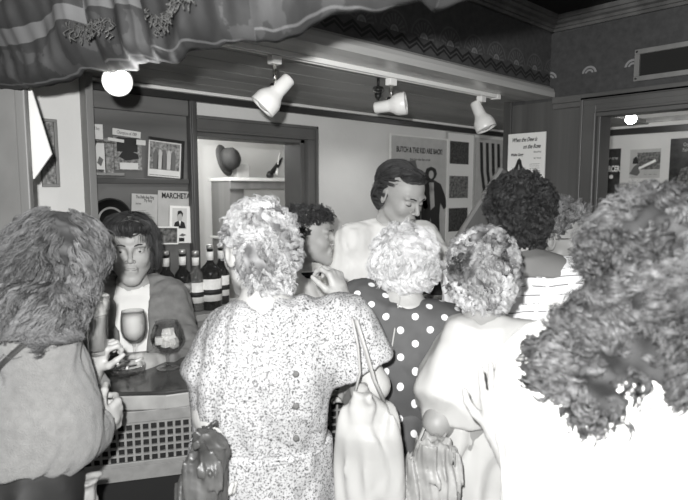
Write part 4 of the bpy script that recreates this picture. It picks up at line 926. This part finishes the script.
for s0_, n_ in ((.42, 16), (.95, 24)):
    pass
for i in list(range(112, 142, 1))+list(range(170, 225, 1)):
    p = V[i*NT+NT-1-int((NT-1)*.105/max(.2, ZC-V[i*NT+NT-1][2]))]-c-FW*.012; L2_ = rng.uniform(.015, .05); pts = [p+np.array([rng.normal()*.004, rng.normal()*.004, -L2_*k/6])-FW*(.002*k) for k in range(7)]; b.tube(pts, [.001, .0018, .001, .002, .001, .0018, .0015], 5)
tag(b.build('beaded_fringe', 'fringe_grey', t, True), kind='stuff')
# ------------------------------------------------------------------ the people
down = lambda P: np.array([0, 0, -1.])+0*P
def swirl(P): return np.stack([P[:, 0]*3, P[:, 1]*2+.1, -np.ones(len(P))*.6], 1)
def CURLY(R=1): return lambda P: np.stack([P[:, 2]*6+np.sin(P[:, 1]*40), P[:, 0]*8, -.7-P[:, 1]*2], 1)
def face_ok(front=-.055, top=.045, side=.06):
    def f(P): return ~((P[:, 1] < front) & (P[:, 2] < top) & (np.abs(P[:, 0]) < side))
    return f
# 1 long wavy hair and grey knitted sweater, far left, from behind
p = Person('woman from behind in grey knitted sweater, long wavy hair, far left', (58, 266, 1.27), 62, head_hd=45, pitch=.1, width=.96, shoulder=.14, bulk=.95, lean=(.15, .0), face=False,
    arms={'L': dict(el=(70, 420, 1.50), wr=(94, 370, 1.46), hand=dict(s=.85, d=RT*.35+np.array([0, 0, .8]), n=FW*.5+RT*.6, t=-FW-RT*.5, curl=(1., 1.05, 1.1, 1.15), spread=.02)), 'R': dict(sh=(38, 345, 1.14), el=(62, 440, 1.14), wr=(96, 431, 1.30), hand=dict(d=RT*.25+FW*.9+np.array([0, 0, .15]), n=-RT, t=np.array([0, 0, 1]), curl=(.8, .9, .9, 1)))})
p.hair([((0, .0, .035), (.098, .118, .095)), ((0, .045, -.02), (.112, .105, .11)), ((-.02, .085, -.09), (.118, .085, .085)), ((.03, .075, -.09), (.09, .08, .075)), ((-.02, .115, -.10), (.128, .09, .075))], 'hair_brown', 6500, 28, .20, .0012, lambda P: np.stack([P[:, 0]*5, P[:, 1]*3, -np.ones(len(P))], 1),
    ok=lambda P: ~((P[:, 1] < -.07) & (P[:, 2] < .05)), curl_r=.0035, curl_l=.045, noise=.55, nfreq=34, clump=420, lift=.006, frizz=.012, patch=.5, seed=11)
sw = p.top('knit', 'sweater', 1.85, .022, zlo=1.10, amp=.005, slr=.026, k=.04, ks=.018)
p.skirt('black_cloth', zhi=1.10, zlo=.5, flare=.02, infl=.004)
b = MB(); pts = [p.onto(sw, u, v, .004) for u, v in ((60, 322), (48, 327), (36, 335), (24, 344), (12, 354), (2, 364), (-8, 376), (-18, 392), (-26, 410))]; b.tube([q for q in pts if q is not None], .0085, 10, .45).build('bag_strap', 'leather', p.root, True)
w1 = p
# 2 woman facing the camera, short dark hair
p = Person('woman with short dark hair facing us in grey jacket and white top', (131, 248, 2.14), 182, H=1.62, lean=(.03, 0), pitch=.05, size=1.05, width=.90, shoulder=.14, skin='skin',
    arms={'L': dict(el=(190, 358, 2.12), wr=(158, 362, 1.95)), 'R': dict(el=(98, 372, 2.05), wr=(94, 366, 2.06), hand=dict(s=.85, d=RT*.7-FW*.2+np.array([0, 0, .35]), n=np.array([0, 0, -1.]), t=-FW+RT*.1, curl=(.5, .55, .6, .7)))})
p.hair([((0, .022, .04), (.094, .108, .088)), ((0, -.056, .080), (.066, .045, .032)), ((.074, .015, -.01), (.022, .055, .058)), ((-.074, .015, -.01), (.022, .055, .058)), ((0, .06, -.04), (.08, .06, .07))], 'hair_dark', 3800, 16, .085, .0009,
    lambda P: np.stack([P[:, 0]*7, -.25-P[:, 1]*0, -.9+P[:, 2]*3], 1), ok=face_ok(-.065, .058, .062), noise=.3, nfreq=30, clump=500, frizz=.008, seed=5)
p.top('white_cloth', 'blouse', .3, .010, amp=.002)
p.top('jacket', 'jacket', 1.9, .024, amp=.007, slr=.022, k=.05, open_=True, cut=[(p.neck+np.array([0, -.10, .02]), p.neck+np.array([0, -.15, -.34]), .075, .03)])
p.skirt('dark_cloth')
# 3 floral dress, centre
p = Person('woman from behind in a pale flower-sprigged short-sleeved dress with short fair curls', (257, 250, 1.43), 2, head_hd=-28, pitch=.08, size=1.0, width=1.0, bulk=1.0, shoulder=.148, skin='skin_pale', face=False,
    arms={'L': dict(sh=(235, 338, 1.43), el=(209, 402, 1.38), wr=(216, 448, 1.26), hand=dict(d=np.array([0, 0, -.9])-RT*.1-FW*.2, n=RT, t=FW, curl=(.9, 1, 1, 1))), 'R': dict(sh=(343, 326, 1.43), el=(374, 385, 1.43), wr=(352, 400, 1.62), hand=dict(d=FW-RT*.3, n=-RT, t=np.array([0, 0, 1.]), curl=(.9, 1, 1, 1)))})
p.hair([((0, .02, .035), (.088, .106, .092)), ((0, .055, -.01), (.084, .068, .09)), ((0, .06, -.085), (.058, .045, .04)), ((.06, .0, .0), (.030, .06, .055)), ((-.06, .0, .0), (.030, .06, .055))], 'hair_blond', 7000, 18, .05, .0012, CURLY(), 
    ok=lambda P: ~((P[:, 1] < -.06) & (P[:, 2] < .04)) & ~((np.abs(P[:, 0]) > .06) & (P[:, 1] < .03) & (P[:, 2] < .02)), cut=[((q*.1, .0, -.01), (.03, .035, .04)) for q in (-1, 1)], curl_r=.006, curl_l=.030, noise=.9, nfreq=30, clump=380, frizz=.006, lift=.004, patch=.5, gather=.85, seed=21)
d = p.top('floral', 'dress_bodice', .66, .014, zlo=1.0, amp=.006, slr=.030, k=.05, seed=4)
p.skirt('floral', 'dress_skirt', zhi=1.02, zlo=.45, flare=.06, infl=.03, amp=.010)
b = MB(); rr = [np.interp(1.005, [r[0] for r in p.prof], [r[i] for r in p.prof]) for i in range(5)]
b.tube([(rr[1]+(rr[3]+.030)*math.cos(a), rr[2]+(rr[4]+.030)*math.sin(a), 1.01) for a in np.linspace(0, 2*PI, 60)], .012, 8, .5); b.build('waistband', 'floral', p.root, True)
for v in (374, 406, 438):
    w = p.loc(at(296, v, 1.24)); zz = w[2]; r_ = [np.interp(zz, [r[0] for r in p.prof], [r[i] for r in p.prof]) for i in range(5)]
    bp = p.onto(d, 296, v, .002); y = bp[1]; zz = bp[2]; w = bp; MB().lathe([(0, 0), (.0075, 0), (.008, .003), (.004, .005), (0, .004)], 16).build('button', 'ink_grey', p.root, True, (w[0], y, zz), (-PI/2, 0, 0))
floralw = p
# 4 bartender profile with bow tie
p = Person('person in profile with dark curls, white shirt and black bow tie', (309, 236, 2.36), 120, H=1.60, head_hd=100, pitch=.0, width=.95, male=True, skin='skin_pale', lean=(.05, 0),
    arms={'L': dict(el=(280, 340, 2.5), wr=(310, 370, 2.3)), 'R': dict(el=(335, 330, 2.35), wr=(345, 370, 2.35))})
p.hair([((0, .035, .045), (.090, .095, .080)), ((0, .065, -.015), (.085, .062, .075)), ((0, -.035, .078), (.075, .062, .040))], 'hair_dark', 5000, 14, .04, .0012, CURLY(), flip=.45, ok=lambda P: ~((P[:, 1] < -.03) & (P[:, 2] < .055)), curl_r=.005, curl_l=.022, noise=1, nfreq=45, clump=500, frizz=.01, seed=31)
p.top('white_shirt', 'shirt', 1.8, .016, amp=.005)
bt = empty('bow_tie', p.neck+np.array([0, -.085, .0]), 0); bt.parent = p.root
MB().tube([(-.05, 0, 0), (-.045, 0, 0), (-.012, 0, 0), (0, 0, 0), (.012, 0, 0), (.045, 0, 0), (.05, 0, 0)], [.018, .022, .009, .009, .009, .022, .018], 12, .45).build('bow', 'black_cloth', bt, True)
MB().tube([(.062*math.sin(a), .055+.0-.062*math.cos(a), .008) for a in np.linspace(0, 2*PI, 30)], .007, 8).build('neck_band', 'black_cloth', bt, True)
p.trousers('black_cloth')
# 5 bartender man in white shirt looking down
p = Person('man with short dark hair and white shirt looking down behind the bar', (401, 195, 2.38), 150, H=1.78, head_hd=136, pitch=.42, roll=.0, lean=(.20, .10), size=1.05, male=True, width=1.0, shoulder=.165, eyes='down',
    arms={'R': dict(el=(335, 300, 2.45), wr=(352, 340, 2.25)), 'L': dict(el=(455, 290, 2.3), wr=(430, 330, 2.15))})
p.hair([((0, .036, .047), (.085, .100, .079)), ((0, .06, -.015), (.080, .060, .082)), ((0, -.035, .092), (.062, .050, .028)), ((.068, .03, .01), (.020, .03, .042)), ((-.068, .03, .01), (.020, .03, .042))], 'hair_dark', 6500, 14, .07, .0009,
    lambda P: np.stack([P[:, 0]*9-.25, .75+P[:, 1]*0, -.35-P[:, 1]*4], 1), ok=lambda P: ~((P[:, 1] < -.025) & (P[:, 2] < .072)) & ~((P[:, 1] < .0) & (P[:, 2] < -.01)), noise=.22, nfreq=24, clump=420, frizz=.003, lift=.003, seed=41)
p.top('white_shirt', 'shirt', 1.8, .022, amp=.0045, slr=.03, k=.05, seed=15, ks=.03, ff=1.7)
MB().tube([p.neck+np.array([.074*math.cos(a), -.008+.078*math.sin(a), .022+.02*math.sin(a)]) for a in np.linspace(0, 2*PI, 40)], .014, 8, .6).build('collar', 'white_shirt', p.root, True)
p.trousers('dark_cloth')
# 6 polka dot dress
p = Person('woman from behind in a dark polka-dot dress with puffy white-blond hair', (404, 261, 1.74), -3, size=.95, width=.92, bulk=.98, shoulder=.13, skin='skin_pale', face=False, pitch=.15,
    arms={'L': dict(sh=(362, 303, 1.72), el=(352, 352, 1.62), wr=(343, 299, 1.66), hand=dict(d=np.array([0, 0, .9])-RT*.30+FW*.15, n=-RT*.8+FW*.5, t=-FW*.2-RT*.2+np.array([0, 0, .0])+FW*-.6, curl=(.75, .8, .85, .9), spread=.03, s=1.0)), 'R': dict(el=(462, 372, 1.75), wr=(440, 350, 1.98))})
p.hair([((0, .02, .03), (.098, .105, .090)), ((0, .05, -.01), (.102, .080, .080)), ((.05, .02, -.02), (.06, .07, .06)), ((-.05, .02, -.02), (.06, .07, .06)), ((0, .055, -.065), (.078, .06, .045))], 'hair_white', 7000, 18, .05, .0011, lambda P: np.stack([P[:, 0]*9, P[:, 2]*3, -.6-P[:, 2]*0], 1),
    ok=lambda P: ~((P[:, 1] < -.06) & (P[:, 2] < .04)), curl_r=.005, curl_l=.04, noise=.9, nfreq=26, clump=260, frizz=.008, lift=.005, patch=.3, seed=51, gather=.6)
p.top('polka', 'dress_bodice', .62, .018, zlo=.98, amp=.004, slr=.022, wrap=True, k=.045)
p.skirt('polka', 'dress_skirt', zhi=1.0, zlo=.5, flare=.08, infl=.022, wrap=True)
MB().tube([(np.array([0, 0, 0])+p.loc(at(400-1.2*k, 298+k*7, 1.6)))*np.array([1, 0, 1])+np.array([0, np.interp(p.loc(at(400, 298+k*7, 1.6))[2], [r[0] for r in p.prof], [r[2]+r[4] for r in p.prof])+.0175, 0]) for k in range(8)], .0022, 6).build('back_seam', 'paper_mid', p.root, True)
MB().tube([p.loc(at(331, 272, 1.655))+np.array([.008*math.cos(a), 0, .008*math.sin(a)]) for a in np.linspace(0, 2*PI, 16)], .0015, 6).build('ring', 'gold', p.root, True) if False else None
# 7 white blouse, mottled curls
p = Person('woman from behind in plain white blouse with mottled grey-blond perm', (482, 272, 1.50), -6, size=.96, width=.88, bulk=1.0, shoulder=.14, skin='skin_tan', face=False, pitch=.1,
    arms={'L': dict(sh=(474, 352, 1.50), el=(437, 423, 1.40), wr=(450, 432, 1.56), hand=dict(d=FW+RT*.3, n=RT, t=np.array([0, 0, 1.]), curl=(1, 1, 1, 1))), 'R': dict(el=(560, 430, 1.5), wr=(540, 430, 1.7))})
p.hair([((0, .02, .035), (.090, .100, .088)), ((0, .05, -.015), (.092, .075, .090)), ((0, .06, -.07), (.074, .05, .05))], 'hair_mixed', 9500, 16, .045, .0013, CURLY(), flip=.45, ok=lambda P: ~((P[:, 1] < -.06) & (P[:, 2] < .04)),
    curl_r=.0065, curl_l=.026, noise=1.1, nfreq=45, clump=260, frizz=.006, lift=.003, patch=.75, seed=61, gather=.85)
p.top('blouse_white', 'blouse', .76, .02, zlo=1.06, amp=.006, slr=.024, k=.05, seed=7)
p.skirt('blouse_white', zhi=1.10, zlo=.5, flare=-.01, infl=.0)
# 8 dark curly man
p = Person('man from behind with thick dark curls, dark yoke and white line-printed shirt', (520, 216, 1.97), 0, head_hd=5, size=1.05, male=True, width=1.05, skin='skin', face=False, shoulder=.16,
    arms={'L': dict(el=(455, 380, 2.0), wr=(470, 400, 2.2)), 'R': dict(el=(600, 380, 2.0), wr=(590, 400, 2.2))})
p.hair([((0, .015, .04), (.107, .12, .103)), ((0, .035, -.02), (.092, .102, .10)), ((0, .06, -.075), (.075, .05, .045))], 'hair_black', 7500, 16, .05, .0014, CURLY(), flip=.45, ok=lambda P: ~((P[:, 1] < -.08) & (P[:, 2] < .04)),
    curl_r=.007, curl_l=.024, noise=1.1, nfreq=40, clump=420, frizz=.008, lift=.004, seed=71, gather=.8)
p.top('lined_shirt', 'shirt', .8, .022, amp=.005, wrap=True)
S = Sculpt(); pr = [r for r in p.prof if r[0] > p.neck[2]-.2]; S.loft(pr[:-1]+[(p.neck[2]+.035, pr[-1][1], pr[-1][2], .055, .053)], .03, .034)
for q in (1, -1): S.cone(p.neck+np.array([q*.04, .0, -.01]), p.sh[q]-np.array([q*.02, 0, 0]), .080, .082, .03)
S.ell(p.neck+np.array([0, .0, -.340]), (.6, .5, .325), None, .005, 'sub'); S.disp = folds(.003); V, Q = S.mesh(.009); mesh_obj('yoke', V, Q, 'yoke', p.root)
p.trousers('dark_cloth')
# 9 grey curls and glasses
p = Person('person with grey curls and glasses turned to the right beside the dark-curled man', (558, 238, 2.0), 78, head_hd=98, size=1.02, width=1.0, skin='skin_tan', arms={'L': dict(el=(520, 380, 2.3), wr=(530, 400, 2.4)), 'R': dict(el=(620, 380, 2.1), wr=(620, 400, 2.2))})
p.hair([((0, .02, .042), (.094, .108, .090)), ((0, .055, .0), (.084, .060, .070)), ((0, -.045, .078), (.076, .055, .038))], 'hair_grey', 5500, 14, .04, .0013, CURLY(), flip=.45, ok=lambda P: ~((P[:, 1] < -.035) & (P[:, 2] < .055)) & ~((P[:, 1] < .03) & (P[:, 2] < .03)),
    cut=[((q*.1, .0, -.01), (.03, .035, .04)) for q in (-1, 1)], curl_r=.0055, curl_l=.024, noise=1.1, nfreq=45, clump=400, frizz=.012, seed=81)
gl = empty('glasses', p.hl((0, -.11, .0)), 0); gl.parent = p.root; gb = lambda pp: p.HR@(np.asarray(pp, float)*p.size)
for q in (-1, 1):
    MB().tube([gb((q*.033+.026*math.cos(a), .0+.006*math.cos(a)*q, .022*math.sin(a))) for a in np.linspace(0, 2*PI, 26)], .0016, 8).build('rim', 'chrome', gl, True)
    mesh_obj('lens', [gb((q*.033+.025*math.cos(a), .0+y, .021*math.sin(a))) for y in (0, .0015) for a in np.linspace(0, 2*PI, 24, endpoint=False)], [tuple(range(24)), tuple(range(24, 48))[::-1]]+[(i, 24+i, 24+(i+1) % 24, (i+1) % 24) for i in range(24)], 'glass', gl)
    MB().tube([gb((q*.059, .006, .006)), gb((q*.078, .05, .006)), gb((q*.083, .115, .002))], .0018, 8).build('temple', 'chrome', gl, True)
MB().tube([gb((-.008, .0, .004)), gb((0, -.003, .007)), gb((.008, 0, .004))], .0016, 8).build('bridge', 'chrome', gl, True)
p.top('white_shirt', 'shirt', .8, .02, amp=.004); p.trousers('dark_cloth')
# 10 foreground woman, big dark curls
p = Person('woman from behind in bright white top, long dark curls, nearest us at right', (650, 270, .90), -4, size=1.0, width=1.0, bulk=1.05, shoulder=.16, sh_drop=.02, skin='skin_pale', face=False, pitch=.05,
    arms={'L': dict(sh=(556, 378, .93), el=(552, 520, 1.0), wr=(499, 434, 1.12), hand=dict(s=.88, d=np.array([0, 0, 1.])-RT*.08, n=FW*.8+RT*.3, t=-RT, curl=(.10, .14, .2, .3), thumb=.65, spread=.05, tcurl=.1)), 'R': dict(el=(800, 520, .9), wr=(780, 560, .9))})
p.hair([((0, .015, .035), (.102, .115, .098)), ((-.02, .05, -.04), (.110, .10, .11)), ((.005, .085, -.11), (.135, .085, .085)), ((.065, .115, -.185), (.062, .055, .065)), ((.125, .10, -.145), (.045, .05, .045))], 'hair_chestnut', 11000, 20, .075, .0017, lambda P: np.stack([P[:, 0]*4, P[:, 2]*3, -.8+0*P[:, 0]], 1),
    ok=lambda P: ~((P[:, 1] < -.08) & (P[:, 2] < .04)), curl_r=.008, curl_l=.032, noise=.9, nfreq=30, clump=600, frizz=.010, lift=.004, patch=.5, seed=91, gather=.8)
p.top('white_cloth', 'blouse', 1.5, .03, zlo=.95, amp=.006, slr=.022, k=.05, seed=9)
p.skirt('white_cloth', zhi=1.0, zlo=.5, flare=.03)
# ------------------------------------------------------------------ things people carry
def bag(name, pts, depth, material, label, cat='bag', thick=.05, seed=1, amp=.008, strap=None, vert=True, tilt=0, freq=1.4):
    """soft bag sculpted around an outline given as (u, v) at a distance"""
    W = [at(u, v, depth) for u, v in pts]; c = sum(W)/len(W); 
    L = lambda w: np.array([(w-c)@RT, (w-c)@FW, w[2]-c[2]])
    pp = np.array([L(w) for w in W]); z = np.linspace(pp[:, 2].min(), pp[:, 2].max(), 14); rows = []
    n = len(pp)
    for zz in z:
        xs = []
        for i in range(n):
            a, b_ = pp[i], pp[(i+1) % n]
            if (a[2]-zz)*(b_[2]-zz) <= 0 and abs(a[2]-b_[2]) > 1e-6: xs.append(a[0]+(b_[0]-a[0])*(zz-a[2])/(b_[2]-a[2]))
        if len(xs) < 2: continue
        rows.append((zz, (min(xs)+max(xs))/2, 0, max(.012, (max(xs)-min(xs))/2), thick*(1 if zz < z[-1]*.5 else .75)))
    S = Sculpt(); S.loft(rows, .01, pw=2.6); S.disp = folds(amp, seed, vert, freq, .12); V, Q = S.mesh(.0045)
    r = empty(name, c, math.atan2(RT[1], RT[0]), label, cat); mesh_obj('pouch', V, Q, material, r)
    for st in (strap or []):
        MB().tube([L(at(*s_)) for s_ in st], .007, 8, .45).build('strap', material, r, True)
    return r
bag('carrier_bag', [(349, 402), (362, 392), (385, 398), (396, 430), (406, 480), (407, 560), (344, 560), (340, 470), (341, 430)], 1.30, 'white_bag', 'white soft shoulder bag hanging at the right side of the flower-sprigged dress', thick=.045, seed=5, amp=.007, freq=2.2,
    strap=[[(352, 404, 1.30), (360, 372, 1.28), (358, 345, 1.27), (352, 318, 1.27)], [(384, 402, 1.30), (374, 380, 1.28), (366, 352, 1.27), (356, 320, 1.27)]])
bag('handbag', [(402, 490), (409, 462), (420, 442), (447, 442), (455, 462), (456, 560), (402, 560)], 1.33, 'grey_bag', 'grey crumpled satin bag hanging from the white-bloused woman’s elbow', thick=.05, seed=8, amp=.009, freq=3.0, strap=[[(411, 462, 1.34), (418, 442, 1.33), (424, 428, 1.33)]])
bag('folded_jacket', [(198, 440), (206, 434), (224, 438), (222, 470), (220, 560), (178, 560), (184, 480)], 1.20, 'satin', 'shiny satin jacket held in the left hand of the flower-dress woman', cat='jacket', thick=.04, seed=9, amp=.009, freq=3.4)
bag('tote_bag', [(60, 486), (90, 480), (92, 560), (56, 560)], 1.22, 'grey_bag', 'pale pleated bag below the elbow of the grey sweater', thick=.03, seed=3, amp=.006)
q = at(97, 328, 1.44); t = empty('drinking_glass', (q[0], q[1], q[2]-.07), 0, 'glass with a white head held up under the long wavy hair', 'glass')
MB().lathe([(0, 0), (.022, 0), (.024, .01), (.027, .10), (.034, .13), (.036, .155), (.0345, .155), (.032, .13), (.0255, .10), (.022, .012), (0, .01)], 28).build('tumbler', 'glass', t, True)
MB().lathe([(0, .105), (.027, .106), (.0315, .13), (.034, .152), (.028, .158), (0, .16)], 28).build('froth', 'white_paint', t, True)
MB().lathe([(0, .011), (.021, .013), (.0245, .10), (.026, .104), (0, .1045)], 28).build('drink', 'paper_mid', t, True)
# ------------------------------------------------------------------ light and camera
def light(kind, name, loc, e, size=.05, col=(1, 1, 1), **kw):
    l = bpy.data.lights.new(name, kind); l.energy = e; l.color = col
    if kind == 'POINT': l.shadow_soft_size = size
    if kind == 'AREA': l.size = size
    if kind == 'SPOT': l.shadow_soft_size = size
    for k, v in kw.items(): setattr(l, k, v)
    o = bpy.data.objects.new(name, l); C.objects.link(o); o.location = loc; return o
fl = light('SPOT', 'camera_flash', EYE-RT*.055+np.array([0, 0, .09])-FW*.02, 182, .018, spot_size=math.radians(115), spot_blend=.5)
fl.rotation_euler = Vector(-CF).to_track_quat('Z', 'Y').to_euler()
x = onY(119, 80, ty)[0]; l = light('SPOT', 'spotlight_lamp', (x, ty-.09, onY(119, 80, ty)[2]-.03), 3, .03, spot_size=1.6, spot_blend=.6); l.rotation_euler = Vector(-cdir(.28, -.25, -1)).to_track_quat('Z', 'Y').to_euler()
light('POINT', 'far_bulb_light', at(631, 116, 3.50), 5, .03)
light('POINT', 'kitchen_light', (1.9, YB+.9, 2.0), 14, .08)
for X_ in (1.35, 2.35): light('SPOT', 'bar_fill_spot', (X_, 2.08, 2.10), 7, .06, spot_size=2.5, spot_blend=.6)  # added fill spots with no visible fitting, brighten the white shirts behind the bar
light('POINT', 'room_fill', (.4, -.4, 2.3), 14, .2)  # unseen fill added above the camera side, evens out the flash fall-off
w = bpy.data.worlds.new('World'); bpy.context.scene.world = w; w.use_nodes = True; w.node_tree.nodes['Background'].inputs[0].default_value = (1, 1, 1, 1); w.node_tree.nodes['Background'].inputs[1].default_value = .22
cam = bpy.data.cameras.new('camera'); co = bpy.data.objects.new('camera', cam); C.objects.link(co); co.location = EYE; co.rotation_euler = Vector(-CF).to_track_quat('Z', 'Y').to_euler()
cam.lens = 36*FPX/688; cam.sensor_width = 36; cam.clip_start = .05; cam.dof.use_dof = True; cam.dof.focus_distance = 2.0; cam.dof.aperture_fstop = 4
sc = bpy.context.scene; sc.camera = co; sc.view_settings.view_transform = 'Standard'; sc.view_settings.look = 'None'; sc.view_settings.exposure = .15; sc.view_settings.gamma = 1; sc.view_settings.use_curve_mapping = False
